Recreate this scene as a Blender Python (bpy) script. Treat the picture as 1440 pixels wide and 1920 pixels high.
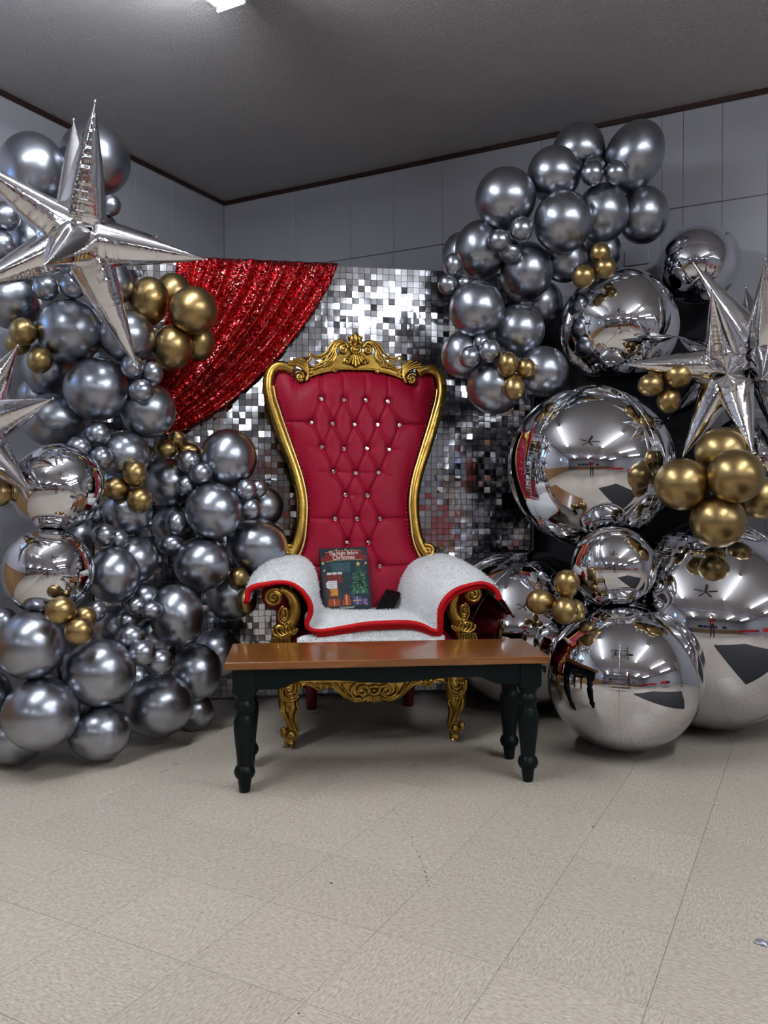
import bpy, math, random
import numpy as np
from mathutils import Vector, Matrix, noise
from mathutils.geometry import tessellate_polygon

for o in list(bpy.data.objects): bpy.data.objects.remove(o)
sc = bpy.context.scene
COL = sc.collection
rnd = random.Random(7)
R = math.radians

# ------------------------------------------------------------------ camera, world, exposure
FPX, CAM_H, PITCH = 1542.5, 1.008, R(0.99)
cam_data = bpy.data.cameras.new('camera')
cam_data.sensor_fit = 'VERTICAL'; cam_data.sensor_height = 36.0
cam_data.lens = 36.0 * FPX / 1920.0
cam_data.clip_start = 0.02
cam = bpy.data.objects.new('camera', cam_data); COL.objects.link(cam)
cam.location = (0, 0, CAM_H); cam.rotation_euler = (R(90) - PITCH, 0, 0)
sc.camera = cam
w = bpy.data.worlds.new('world'); sc.world = w; w.use_nodes = True
w.node_tree.nodes['Background'].inputs[0].default_value = (0.5, 0.55, 0.65, 1)
w.node_tree.nodes['Background'].inputs[1].default_value = 0.02
sc.view_settings.view_transform = 'Standard'; sc.view_settings.look = 'None'
sc.view_settings.gamma = 1.0; sc.view_settings.use_curve_mapping = False
sc.view_settings.exposure = 0.0
TUBE_STRENGTH = 72.0; TUBE_STRENGTH_DIM = 38.0
sc.cycles.max_bounces = 5; sc.cycles.glossy_bounces = 4; sc.cycles.diffuse_bounces = 2
sc.cycles.caustics_reflective = False; sc.cycles.caustics_refractive = False; sc.cycles.blur_glossy = 0.6
sc.cycles.adaptive_threshold = 0.08
sc.cycles.sample_clamp_indirect = 6.0

# ------------------------------------------------------------------ frames
_f = Vector((0, math.cos(PITCH), -math.sin(PITCH))); _u = Vector((0, math.sin(PITCH), math.cos(PITCH)))
def ray(px, py): return _f + Vector(((px - 720) / FPX, 0, 0)) + _u * ((960 - py) / FPX)
def P(px, py, d): return Vector((0, 0, CAM_H)) + ray(px, py) * d
ROOM_A = R(27.61)
UU = Vector((math.sin(ROOM_A), math.cos(ROOM_A), 0)); VV = Vector((math.cos(ROOM_A), -math.sin(ROOM_A), 0))
U_BACK, V_LEFT, Z_CEIL = 4.424, -3.526, 2.99          # back wall, left wall, ceiling of the hall
U_FAR, V_RIGHT = -9.0, 9.0
def W(u, v, z=0.0): p = UU * u + VV * v; return Vector((p.x, p.y, z))
ROOM_ROT = -ROOM_A                                     # object z-rotation that maps local y to UU, local x to VV

# ------------------------------------------------------------------ materials
def mat(name, col=(.5, .5, .5), rough=.5, metal=0., spec=.5, coat=0., coat_rough=.05, sheen=0., emit=None, estr=0., trans=0., ior=1.45):
    m = bpy.data.materials.new(name); m.use_nodes = True
    b = m.node_tree.nodes['Principled BSDF']
    b.inputs['Base Color'].default_value = (*col, 1); b.inputs['Roughness'].default_value = rough
    b.inputs['Metallic'].default_value = metal; b.inputs['Specular IOR Level'].default_value = spec
    b.inputs['Coat Weight'].default_value = coat; b.inputs['Coat Roughness'].default_value = coat_rough
    b.inputs['Sheen Weight'].default_value = sheen; b.inputs['Transmission Weight'].default_value = trans
    b.inputs['IOR'].default_value = ior
    if emit: b.inputs['Emission Color'].default_value = (*emit, 1); b.inputs['Emission Strength'].default_value = estr
    return m
class NT:
    def __init__(s, m): s.m = m; s.t = m.node_tree; s.b = s.t.nodes['Principled BSDF']
    def n(s, typ, **kw):
        nd = s.t.nodes.new(typ)
        for k, v in kw.items():
            if k in nd.inputs: nd.inputs[k].default_value = v
            else: setattr(nd, k, v)
        return nd
    def l(s, a, b): s.t.links.new(a, b)
    def coord(s, kind='Object', scale=(1, 1, 1), rot=(0, 0, 0)):
        tc = s.n('ShaderNodeTexCoord'); mp = s.n('ShaderNodeMapping')
        mp.inputs['Scale'].default_value = scale; mp.inputs['Rotation'].default_value = rot
        s.l(tc.outputs[kind], mp.inputs['Vector']); return mp.outputs['Vector']
    def noise(s, vec, scale, detail=4, rough=.5, dist=0.):
        nd = s.n('ShaderNodeTexNoise'); nd.inputs['Scale'].default_value = scale; nd.inputs['Detail'].default_value = detail
        nd.inputs['Roughness'].default_value = rough; nd.inputs['Distortion'].default_value = dist
        if vec is not None: s.l(vec, nd.inputs['Vector'])
        return nd.outputs['Fac']
    def ramp(s, fac, stops):
        nd = s.n('ShaderNodeValToRGB'); e = nd.color_ramp.elements
        while len(e) < len(stops): e.new(.5)
        for el, (p, c) in zip(e, stops): el.position = p; el.color = (*c, 1)
        s.l(fac, nd.inputs['Fac']); return nd.outputs['Color']
    def math(s, op, a, b=None):
        nd = s.n('ShaderNodeMath', operation=op)
        for i, x in enumerate((a, b)):
            if x is None: continue
            if isinstance(x, (int, float)): nd.inputs[i].default_value = x
            else: s.l(x, nd.inputs[i])
        return nd.outputs[0]
    def mix(s, fac, a, b, blend='MIX'):
        nd = s.n('ShaderNodeMix', data_type='RGBA', blend_type=blend)
        for i, x in ((0, fac), (6, a), (7, b)):
            if isinstance(x, (int, float)): nd.inputs[i].default_value = x
            elif isinstance(x, tuple): nd.inputs[i].default_value = (*x, 1)
            else: s.l(x, nd.inputs[i])
        return nd.outputs[2]
    def bump(s, h, strength=.3, dist=.01):
        nd = s.n('ShaderNodeBump'); nd.inputs['Strength'].default_value = strength; nd.inputs['Distance'].default_value = dist
        s.l(h, nd.inputs['Height']); s.l(nd.outputs['Normal'], s.b.inputs['Normal']); return nd
    def base(s, c): s.l(c, s.b.inputs['Base Color'])
    def rough(s, c): s.l(c, s.b.inputs['Roughness'])
M = {}
M['silver'] = mat('silver_chrome_latex', (.355, .37, .415), .30, 1., coat=.2, coat_rough=.1)
M['gold'] = mat('gold_chrome_latex', (.355, .245, .105), .33, 1., coat=.12, coat_rough=.1)
M['foil'] = mat('silver_foil', (.70, .70, .73), .03, 1.)
M['foil_star'] = mat('silver_foil_star', (.78, .77, .79), .055, 1.); t = NT(M['foil_star'])
t.bump(t.noise(t.coord('Object', (1, 1, .45)), 38, 3, .6, 1.5), .16, .006)
def wall_mat(name, col):
    m = mat(name, col, .45); t = NT(m)
    v = t.coord('Object', (1, 1, .15)); h = t.noise(v, 60, 3)
    t.bump(h, .06, .004)
    t.base(t.mix(t.noise(t.coord('Object'), 1.2, 3), tuple(c * .95 for c in col), tuple(min(1, c * 1.04) for c in col)))
    return m
M['wall'] = wall_mat('grey_white_panel_paint', (.37, .365, .405))
m = M['ceiling'] = mat('stippled_ceiling_paint', (.88, .835, .835), .5); t = NT(m)
v = t.coord('Object'); n1 = t.noise(v, 95, 5, .65, .4); n2 = t.noise(v, 34, 3)
t.bump(t.math('ADD', t.ramp(n1, [(.42, (0, 0, 0)), (.62, (1, 1, 1))]), t.math('MULTIPLY', n2, .5)), .9, .010)
m = M['trim'] = mat('dark_stained_trim', (.030, .012, .010), .4); t = NT(m)
t.base(t.ramp(t.noise(t.coord('Object', (2, 2, 30)), 3, 4), [(.3, (.018, .007, .006)), (.7, (.045, .018, .014))]))
# vinyl composition tile: streaky chips along the tile's own x
def tile_mat():
    m = mat('beige_vinyl_tile', (.5, .46, .41), .34, spec=.45); t = NT(m)
    oi = t.n('ShaderNodeObjectInfo'); tc = t.n('ShaderNodeTexCoord')
    add = t.n('ShaderNodeVectorMath', operation='ADD'); sc_ = t.n('ShaderNodeVectorMath', operation='SCALE'); sc_.inputs['Scale'].default_value = 37.
    cmb = t.n('ShaderNodeCombineXYZ'); t.l(oi.outputs['Random'], cmb.inputs[0]); t.l(oi.outputs['Random'], cmb.inputs[1])
    t.l(cmb.outputs[0], sc_.inputs[0]); t.l(tc.outputs['Object'], add.inputs[0]); t.l(sc_.outputs[0], add.inputs[1])
    def mp(s):
        nd = t.n('ShaderNodeMapping'); nd.inputs['Scale'].default_value = s; t.l(add.outputs[0], nd.inputs['Vector']); return nd.outputs[0]
    a = t.noise(mp((24, 70, 6)), 2.8, 4, .6, .4); b = t.noise(mp((26, 80, 6)), 1.9, 3, .6); c = t.noise(mp((3, 3, 3)), 1.2, 3)
    col = t.ramp(a, [(.33, (.40, .332, .264)), (.45, (.53, .455, .375)), (.55, (.60, .525, .442)), (.68, (.70, .628, .548))])
    dark = t.ramp(b, [(.28, (.55, .52, .48)), (.36, (1, 1, 1))])
    col = t.mix(1., col, dark, 'MULTIPLY')
    tint = t.n('ShaderNodeMapRange'); t.l(oi.outputs['Random'], tint.inputs[0]); tint.inputs[3].default_value = .95; tint.inputs[4].default_value = 1.04
    col2 = t.n('ShaderNodeVectorMath', operation='SCALE'); t.l(col, col2.inputs[0]); t.l(tint.outputs[0], col2.inputs['Scale'])
    t.base(col2.outputs[0])
    rr = t.n('ShaderNodeMapRange'); t.l(c, rr.inputs[0]); rr.inputs[1].default_value = .3; rr.inputs[2].default_value = .7; rr.inputs[3].default_value = .27; rr.inputs[4].default_value = .42
    t.rough(rr.outputs[0]); t.bump(t.noise(mp((1, 1, 1)), 9, 3), .05, .004)
    return m
M['tile'] = tile_mat()
M['joint'] = mat('dark_tile_joint', (.20, .175, .15), .7)
M['sequin'] = mat('mirror_sequin', (.54, .54, .57), .09, 1.)
M['sequin_grid'] = mat('black_backdrop_grid', (.012, .012, .014), .35)
def drape_mat():
    m = mat('red_sequin_cloth', (.42, .004, .010), .30, .9); t = NT(m)
    vo = t.n('ShaderNodeTexVoronoi'); vo.inputs['Scale'].default_value = 170.; tc = t.n('ShaderNodeTexCoord'); t.l(tc.outputs['Object'], vo.inputs['Vector'])
    sub = t.n('ShaderNodeVectorMath', operation='SUBTRACT'); sub.inputs[1].default_value = (.5, .5, .5); t.l(vo.outputs['Color'], sub.inputs[0])
    s2 = t.n('ShaderNodeVectorMath', operation='SCALE'); s2.inputs['Scale'].default_value = .95; t.l(sub.outputs[0], s2.inputs[0])
    ge = t.n('ShaderNodeNewGeometry'); ad = t.n('ShaderNodeVectorMath', operation='ADD'); t.l(ge.outputs['Normal'], ad.inputs[0]); t.l(s2.outputs[0], ad.inputs[1])
    no = t.n('ShaderNodeVectorMath', operation='NORMALIZE'); t.l(ad.outputs[0], no.inputs[0]); t.l(no.outputs[0], t.b.inputs['Normal'])
    sp = t.n('ShaderNodeSeparateColor'); t.l(vo.outputs['Color'], sp.inputs[0])
    t.base(t.ramp(sp.outputs[0], [(.0, (.15, .001, .004)), (.5, (.36, .003, .008)), (.82, (.62, .018, .025)), (.92, (.90, .26, .23)), (1., (.97, .5, .45))]))  # palest cells are sparkle glints put into the base colour
    return m
M['drape'] = drape_mat()
m = M['leather'] = mat('red_leatherette', (.265, .0038, .0205), .46, spec=.16); t = NT(m)
t.bump(t.noise(t.coord('Object'), 420, 3), .05, .001)
M['leather_dark'] = mat('dark_red_leatherette', (.16, .006, .018), .42)
m = M['gilt'] = mat('antique_gilt', (.42, .26, .06), .26, 1.); t = NT(m)
nn = t.noise(t.coord('Object'), 22, 5)
t.base(t.ramp(nn, [(.25, (.22, .115, .022)), (.5, (.40, .235, .048)), (.75, (.54, .35, .095))])); t.bump(t.noise(t.coord('Object'), 90, 3), .08, .002)
t.rough(t.ramp(nn, [(.3, (.36,) * 3), (.7, (.22,) * 3)]))
M['gilt_edge'] = mat('bright_gilt_edge', (.72, .50, .20), .28, 1.)
m = M['fleece'] = mat('white_fleece', (.94, .94, .94), .95, spec=.1, sheen=.5); t = NT(m)
t.bump(t.noise(t.coord('Object'), 150, 4, .7), .45, .005)
m = M['pile'] = bpy.data.materials.new('white_fleece_pile'); m.use_nodes = True; nt = m.node_tree; nt.nodes.clear()
_o = nt.nodes.new('ShaderNodeOutputMaterial'); _d = nt.nodes.new('ShaderNodeBsdfDiffuse'); _t = nt.nodes.new('ShaderNodeBsdfTranslucent'); _x = nt.nodes.new('ShaderNodeMixShader')
_d.inputs[0].default_value = (.97, .97, .97, 1); _t.inputs[0].default_value = (.97, .97, .97, 1); _x.inputs[0].default_value = .5
nt.links.new(_d.outputs[0], _x.inputs[1]); nt.links.new(_t.outputs[0], _x.inputs[2]); nt.links.new(_x.outputs[0], _o.inputs[0])
M['binding'] = mat('red_satin_binding', (.50, .0035, .007), .55, spec=.2); t = NT(M['binding'])
t.bump(t.noise(t.coord('Object'), 260, 2), .3, .002)
M['crystal'] = mat('crystal_button', (.86, .74, .77), .06, 1.)
def wood_mat(name, c0, c1, c2, scale, rough, coat):
    m = mat(name, c1, rough, coat=coat, coat_rough=.09); t = NT(m)
    v = t.coord('Object', scale); a = t.noise(v, 4, 6, .62, 1.2); b = t.noise(t.coord('Object', (scale[0] * .4, scale[1] * 3, scale[2] * 3)), 9, 3)
    col = t.ramp(a, [(.28, c0), (.5, c1), (.74, c2)]); col = t.mix(.35, col, t.ramp(b, [(.35, c0), (.6, c2)]))
    t.base(col); t.bump(b, .05, .002); return m
M['bench_top'] = wood_mat('stained_bench_wood', (.105, .029, .005), (.205, .067, .011), (.285, .105, .021), (1., 9, 9), .32, .5)
M['bench_paint'] = mat('black_green_bench_paint', (.0030, .0066, .0068), .36, spec=.16)
M['wainscot'] = wood_mat('knotty_wainscot_wood', (.17, .085, .032), (.28, .15, .062), (.36, .21, .10), (6, 6, .8), .4, .2)
M['tube'] = mat('lit_fluorescent_tube', (1, 1, 1), .4, emit=(.88, .94, 1.0), estr=TUBE_STRENGTH)
M['tube_dim'] = mat('lit_fluorescent_tube_dim', (1, 1, 1), .4, emit=(.88, .94, 1.0), estr=TUBE_STRENGTH_DIM)  # same tube with its emission lowered to deepen the shade under the bench
M['fixture'] = mat('white_enamel_fixture', (.75, .75, .76), .35)
M['black'] = mat('matt_black', (.005, .0055, .008), .5, spec=.3)
M['screen'] = mat('black_glass', (.004, .004, .005), .06, spec=.6)
M['clear'] = mat('clear_bubble_film', (.97, .97, 1.), .01, trans=1., ior=1.02)
M['white_plastic'] = mat('white_plastic', (.7, .7, .72), .4)

# ------------------------------------------------------------------ mesh tools
class MB:
    def __init__(s): s.v = []; s.f = []; s.mi = []; s.cur = 0
    def add(s, vs, fs):
        o = len(s.v); s.v += [tuple(p) for p in vs]; s.f += [tuple(i + o for i in f) for f in fs]; s.mi += [s.cur] * len(fs); return s
    def box(s, lo, hi, bev=0.):
        x0, y0, z0 = lo; x1, y1, z1 = hi
        if bev <= 0:
            return s.add([(x, y, z) for z in (z0, z1) for y in (y0, y1) for x in (x0, x1)],
                         [(0, 2, 3, 1), (4, 5, 7, 6), (0, 1, 5, 4), (2, 6, 7, 3), (0, 4, 6, 2), (1, 3, 7, 5)])
        b = bev; vs = []; fs = []
        for zz, ins in ((z0, b), (z0 + b, 0), (z1 - b, 0), (z1, b)):
            a = (x0 + ins, x1 - ins, y0 + ins, y1 - ins); c = b if not ins else 0
            c = b * .6 if ins == 0 else 0
            vs += [(a[0] + c, a[2], zz), (a[1] - c, a[2], zz), (a[1], a[2] + c, zz), (a[1], a[3] - c, zz), (a[1] - c, a[3], zz), (a[0] + c, a[3], zz), (a[0], a[3] - c, zz), (a[0], a[2] + c, zz)]
        fs.append(tuple(range(7, -1, -1))); fs.append(tuple(range(24, 32)))
        for k in range(3):
            for i in range(8): j = (i + 1) % 8; fs.append((k * 8 + i, k * 8 + j, k * 8 + 8 + j, k * 8 + 8 + i))
        return s.add(vs, fs)
    def grid(s, pts, nu, nv, closed_u=False):
        fs = []
        for j in range(nv - 1):
            for i in range(nu - (0 if closed_u else 1)):
                i2 = (i + 1) % nu; fs.append((j * nu + i, j * nu + i2, (j + 1) * nu + i2, (j + 1) * nu + i))
        return s.add(pts, fs)
    def lathe(s, prof, n=24, mtx=None, cap=True):
        vs = []
        for r_, z in prof:
            for i in range(n): a = 2 * math.pi * i / n; p = Vector((r_ * math.cos(a), r_ * math.sin(a), z)); vs.append(mtx @ p if mtx else p)
        k = len(prof); fs = []
        for j in range(k - 1):
            for i in range(n): i2 = (i + 1) % n; fs.append((j * n + i, j * n + i2, (j + 1) * n + i2, (j + 1) * n + i))
        if cap: fs.append(tuple(range(n - 1, -1, -1))); fs.append(tuple((k - 1) * n + i for i in range(n)))
        return s.add(vs, fs)
    def tube(s, path, rad, n=10, flat=1., nrm=None, closed=False):
        """swept tube; flat scales the section along nrm (a fixed vector)"""
        path = [Vector(p) for p in path]; k = len(path)
        if not hasattr(rad, '__len__'): rad = [rad] * k
        vs = []; prev = None
        for i, p in enumerate(path):
            if closed: tg = path[(i + 1) % k] - path[i - 1]
            else: tg = path[min(i + 1, k - 1)] - path[max(i - 1, 0)]
            tg = tg.normalized() if tg.length > 1e-9 else Vector((0, 0, 1))
            if nrm is not None:
                b = Vector(nrm) - tg * Vector(nrm).dot(tg)
                b = b.normalized() if b.length > 1e-6 else Vector((1, 0, 0)); a = tg.cross(b).normalized()
            else:
                if prev is None: prev = Vector((0, 0, 1)) if abs(tg.z) < .9 else Vector((1, 0, 0))
                a = (prev - tg * prev.dot(tg)).normalized(); prev = a; b = tg.cross(a)
            for q in range(n):
                an = 2 * math.pi * q / n; vs.append(p + a * (math.cos(an) * rad[i]) + b * (math.sin(an) * rad[i] * flat))
        fs = []
        for j in range(k - (0 if closed else 1)):
            j2 = (j + 1) % k
            for i in range(n): i2 = (i + 1) % n; fs.append((j * n + i, j * n + i2, j2 * n + i2, j2 * n + i))
        if not closed: fs.append(tuple(range(n - 1, -1, -1))); fs.append(tuple((k - 1) * n + i for i in range(n)))
        return s.add(vs, fs)
    def plate(s, poly, to3, y0, y1):
        """2D polygon (x,z) extruded between local depths y0 (front) and y1 via to3(x, z, y)"""
        tris = tessellate_polygon([[Vector((a, b, 0)) for a, b in poly]]); n = len(poly)
        vs = [to3(a, b, y0) for a, b in poly] + [to3(a, b, y1) for a, b in poly]
        fs = [tuple(t_) for t_ in tris] + [tuple(n + i for i in reversed(t_)) for t_ in tris]
        fs += [(i, (i + 1) % n, n + (i + 1) % n, n + i) for i in range(n)]
        return s.add(vs, fs)
    def build(s, name, m, parent=None, smooth=True, auto=None):
        me = bpy.data.meshes.new(name); me.from_pydata(s.v, [], s.f)
        for x in (m if isinstance(m, (list, tuple)) else [m]): me.materials.append(x)
        if any(s.mi): me.polygons.foreach_set('material_index', s.mi)
        if smooth: me.polygons.foreach_set('use_smooth', [True] * len(me.polygons))
        me.validate(); me.update()
        if auto is not None: me.set_sharp_from_angle(angle=R(auto))
        o = bpy.data.objects.new(name, me); COL.objects.link(o)
        if parent: o.parent = parent
        return o
def link(name, me, parent=None): 
    o = bpy.data.objects.new(name, me); COL.objects.link(o)
    if parent: o.parent = parent
    return o
def empty(name, loc=(0, 0, 0), rz=0.):
    o = bpy.data.objects.new(name, None); COL.objects.link(o); o.location = loc; o.rotation_euler = (0, 0, rz); o.empty_display_size = .1; return o
def tag(o, label=None, cat=None, group=None, kind=None):
    if label: o['label'] = label
    if cat: o['category'] = cat
    if group: o['group'] = group
    if kind: o['kind'] = kind
    return o
def spline(pts, n=8, closed=False):
    """Catmull-Rom through points of any dimension"""
    pts = [Vector(p) for p in pts]; k = len(pts); out = []
    rng = range(k if closed else k - 1)
    for i in rng:
        g = (lambda j: pts[j % k]) if closed else (lambda j: pts[max(0, min(k - 1, j))])
        p0, p1, p2, p3 = g(i - 1), g(i), g(i + 1), g(i + 2)
        for q in range(n):
            t_ = q / n; out.append(.5 * ((2 * p1) + (p2 - p0) * t_ + (2 * p0 - 5 * p1 + 4 * p2 - p3) * t_ ** 2 + (3 * p1 - p0 - 3 * p2 + p3) * t_ ** 3))
    if not closed: out.append(pts[-1])
    return out
def lerp(a, b, t_): return a + (b - a) * t_

# ------------------------------------------------------------------ the hall (structure)
ROOM = Matrix.Translation((0, 0, 0)) @ Matrix.Rotation(ROOM_ROT, 4, 'Z')   # local (v, u, z) -> world
def room_obj(o): o.rotation_euler = (0, 0, ROOM_ROT); return o
def struct(o): o['kind'] = 'structure'; return o
# floor: slab with the tiles standing on it
TS = 0.3044
fl = struct(room_obj(MB().box((V_LEFT - .2, U_FAR - .2, -.08), (V_RIGHT + .2, U_BACK + .2, -.003)).build('floor', M['joint'], smooth=False)))
tile_me = MB().box((-TS / 2 + .0005, -TS / 2 + .0005, -.003), (TS / 2 - .0005, TS / 2 - .0005, 0), .0003).build('tile', M['tile'], smooth=False)
tme = tile_me.data; bpy.data.objects.remove(tile_me)
V0, U0 = -0.590, 1.9755                                # a tile corner read off the floor joints
cells = []
iv0, iv1 = math.floor((V_LEFT - V0) / TS), math.ceil((V_RIGHT - V0) / TS)
iu0, iu1 = math.floor((U_FAR - U0) / TS), math.ceil((U_BACK - U0) / TS)
rest = []
for iv in range(iv0, iv1):
    for iu in range(iu0, iu1):
        v_, u_ = V0 + (iv + .5) * TS, U0 + (iu + .5) * TS
        if v_ < V_LEFT - .1 or v_ > V_RIGHT or u_ > U_BACK + .1 or u_ < U_FAR: continue
        p = W(u_, v_)
        if p.y > 1.3 and p.y < 3.75 and abs(p.x) < p.y * .5 + .2: cells.append((p.y, v_, u_, iv, iu))
        else: rest.append((v_, u_, iv, iu))
cells.sort()
for k, (yy, v_, u_, iv, iu) in enumerate(cells):
    if k >= 300: rest.append((v_, u_, iv, iu)); continue
    o = link('tile', tme, fl); o.location = (v_, u_, 0); o.rotation_euler = (0, 0, R(90) * ((iv + iu) % 2))
mb = MB()
for v_, u_, iv, iu in rest:
    h = TS / 2 - .0004; mb.add([(v_ - h, u_ - h, 0), (v_ + h, u_ - h, 0), (v_ + h, u_ + h, 0), (v_ - h, u_ + h, 0)], [(0, 1, 2, 3)])
o = mb.build('tile_field', M['tile'], fl, smooth=False); o['kind'] = 'stuff'
# trail of small dents and specks worn into the tiles
dm = MB(); rk = random.Random(11)
def floor_local(px, py):
    r_ = ray(px, py); p = Vector((0, 0, CAM_H)) + r_ * (CAM_H / -r_.z); return p.dot(VV), p.dot(UU)
trail = [lerp(0, 1, k / 33) for k in range(34)]
marks = [(738 + 62 * q + 10 * math.sin(q * 2.6) + rk.gauss(0, 1.2), 1517 + 146 * q + rk.gauss(0, 1.5), rk.uniform(.0012, .0028)) for q in trail] + [(1112, 1550, .004), (621, 1656, .004), (438, 1628, .0025), (1190, 1648, .002), (265, 1590, .002), (560, 1900, .003)]
for px, py, r_ in marks:
    a, b = floor_local(px, py); dm.lathe([(r_, .0002), (r_ * .8, .0005)], 7, Matrix.Translation((a, b, 0)))
o = dm.build('floor_specks', mat('dark_speck', (.06, .05, .04), .7), fl); o['kind'] = 'stuff'
# ceiling
struct(room_obj(MB().box((V_LEFT - .2, U_FAR - .2, Z_CEIL), (V_RIGHT + .2, U_BACK + .2, Z_CEIL + .1)).build('ceiling', M['ceiling'], smooth=False)))
# panelled walls: slab with separate boards proud of it
def panel_mesh(name, w_, h_): 
    b = MB().box((-w_ / 2, -.006, 0), (w_ / 2, .0, h_), .0025).build(name, M['wall'], smooth=False); me = b.data; bpy.data.objects.remove(b); return me
SEAM = 2.482
M['groove'] = mat('panel_groove_paint', (.16, .16, .18), .6)
wb = struct(room_obj(MB().box((V_LEFT - .2, U_BACK + .006, 0), (V_RIGHT + .2, U_BACK + .16, Z_CEIL)).build('wall_back', M['groove'], smooth=False)))
cuts = [V_LEFT, -2.95, -2.55, -2.25, -1.93, -1.61, -1.34, -1.013, -.708, -.603, -.419, -.212, .1, .4, .62, .92, 1.22]
while cuts[-1] < V_RIGHT: cuts.append(cuts[-1] + [.4, .2, .31][len(cuts) % 3])
def boards(wallo, cuts, fixed, axis, facing, z0):
    for a, b in zip(cuts[:-1], cuts[1:]):
        for (za, zb) in ((z0, SEAM - .0022), (SEAM + .0022, Z_CEIL)):
            o = link('wall_panel', panel_mesh('wall_panel', b - a - .0016, zb - za), wallo)
            if axis == 'v': o.location = ((a + b) / 2, fixed, za); o.rotation_euler = (0, 0, facing)
            else: o.location = (fixed, (a + b) / 2, za); o.rotation_euler = (0, 0, facing)
boards(wb, cuts, U_BACK + .006, 'v', 0, 0)
wl = struct(room_obj(MB().box((V_LEFT - .16, U_FAR - .2, 0), (V_LEFT - .006, U_BACK + .16, Z_CEIL)).build('wall_left', M['groove'], smooth=False)))
ucuts = [U_BACK]
while ucuts[-1] > U_FAR: ucuts.append(ucuts[-1] - [.41, .305, .2, .305][len(ucuts) % 4])
boards(wl, ucuts[::-1], V_LEFT - .006, 'u', R(90), 0)
M['wall_white'] = wall_mat('white_wall_paint', (.42, .42, .44))
wf = struct(room_obj(MB().box((V_LEFT - .2, U_FAR - .16, 0), (V_RIGHT + .2, U_FAR, Z_CEIL)).build('wall_far', M['wall_white'], smooth=False)))
wr = struct(room_obj(MB().box((V_RIGHT, U_FAR - .2, 0), (V_RIGHT + .16, U_BACK + .2, Z_CEIL)).build('wall_right', M['wall_white'], smooth=False)))
# ceiling trim, a dark wooden moulding
def trim(name, lo, hi): return struct(room_obj(MB().box(lo, hi, .004).build(name, M['trim'], smooth=False)))
trim('trim_1', (V_LEFT, U_BACK - .016, Z_CEIL - .026), (V_RIGHT, U_BACK, Z_CEIL))
trim('trim_2', (V_LEFT, U_FAR, Z_CEIL - .026), (V_LEFT + .016, U_BACK, Z_CEIL))
trim('trim_3', (V_LEFT, U_FAR, Z_CEIL - .03), (V_RIGHT, U_FAR + .016, Z_CEIL))
trim('trim_4', (V_RIGHT - .016, U_FAR, Z_CEIL - .03), (V_RIGHT, U_BACK, Z_CEIL))
# wainscot on the walls behind the photographer
def wainscot(name, lo, hi, axis):
    base = struct(room_obj(MB().box(lo, hi).build(name, M['wainscot'], smooth=False)))
    a0, a1 = (lo[1], hi[1]) if axis == 'u' else (lo[0], hi[0]); k = a0
    while k < a1 - .01:
        e = min(k + .30, a1)
        if axis == 'u':
            s0 = hi[0] if lo[0] < 0 else lo[0] - .008
            MB().box((s0, k + .003, .1), (s0 + .008, e - .003, .88), .002).build('board', M['wainscot'], base, smooth=False)
        else: MB().box((k + .003, hi[1], .1), (e - .003, hi[1] + .008, .88), .002).build('board', M['wainscot'], base, smooth=False)
        k = e
    if axis == 'u': MB().box((lo[0] - .004 if lo[0] > 0 else lo[0], a0, .88), (hi[0] + .022 if lo[0] < 0 else hi[0], a1, .92), .003).build('cap_rail', M['wainscot'], base, smooth=False)
    else: MB().box((a0, lo[1], .88), (a1, hi[1] + .022, .92), .003).build('cap_rail', M['wainscot'], base, smooth=False)
wainscot('baseboard_left', (V_LEFT, U_FAR, 0), (V_LEFT + .012, 1.9, .9), 'u')
wainscot('baseboard_far', (V_LEFT, U_FAR, 0), (V_RIGHT, U_FAR + .012, .9), 'v')
# small high windows of the left wall
M['window_sky'] = mat('daylight_pane', (.2, .4, .7), .1, emit=(.32, .58, 1.), estr=2.2); M['window_sky'].cycles.emission_sampling = 'NONE'
M['window_frame'] = mat('dark_window_frame', (.03, .03, .035), .4)
for n_, (uc, zc) in enumerate(((1.55, 2.02), (-2.2, 2.02), (-6.0, 2.02))):
    f_ = MB()
    for (a, b, c, d) in ((-.36, .36, -.25, -.21), (-.36, .36, .21, .25), (-.36, -.32, -.25, .25), (.32, .36, -.25, .25), (-.015, .015, -.25, .25)):
        f_.box((V_LEFT, uc + a, zc + c), (V_LEFT + .035, uc + b, zc + d), .004)
    wi = struct(room_obj(f_.build('window_%d' % (n_ + 1), M['window_frame'], smooth=False)))
    for s_ in (-1, 1):
        MB().box((V_LEFT + .006, uc + min(s_ * .32, s_ * .015), zc - .21), (V_LEFT + .012, uc + max(s_ * .32, s_ * .015), zc + .21)).build('pane', M['window_sky'], wi, smooth=False)
# black door in the back wall behind the orbs
dv1, dv0 = -.461, -1.366
do = struct(room_obj(MB().box((dv0, U_BACK - .034, .01), (dv1, U_BACK - .004, 2.03), .003).build('door_1', M['black'], smooth=False)))
fr = MB()
for lo, hi in (((dv0 - .06, U_BACK - .045, 0), (dv0, U_BACK, 2.09)), ((dv1, U_BACK - .045, 0), (dv1 + .06, U_BACK, 2.09)), ((dv0 - .06, U_BACK - .045, 2.03), (dv1 + .06, U_BACK, 2.09))): fr.box(lo, hi, .004)
fr.build('door_frame', M['wall'], do, smooth=False)
br = MB()
for lo, hi in (((-.66, U_BACK - .042, 1.80), (-.645, U_BACK - .034, 1.98)), ((-.70, U_BACK - .042, 1.80), (-.645, U_BACK - .034, 1.812)), ((-.68, U_BACK - .042, 1.885), (-.645, U_BACK - .034, 1.90))): br.box(lo, hi, .001)
br.build('door_bracket', M['white_plastic'], do, smooth=False)
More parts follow.
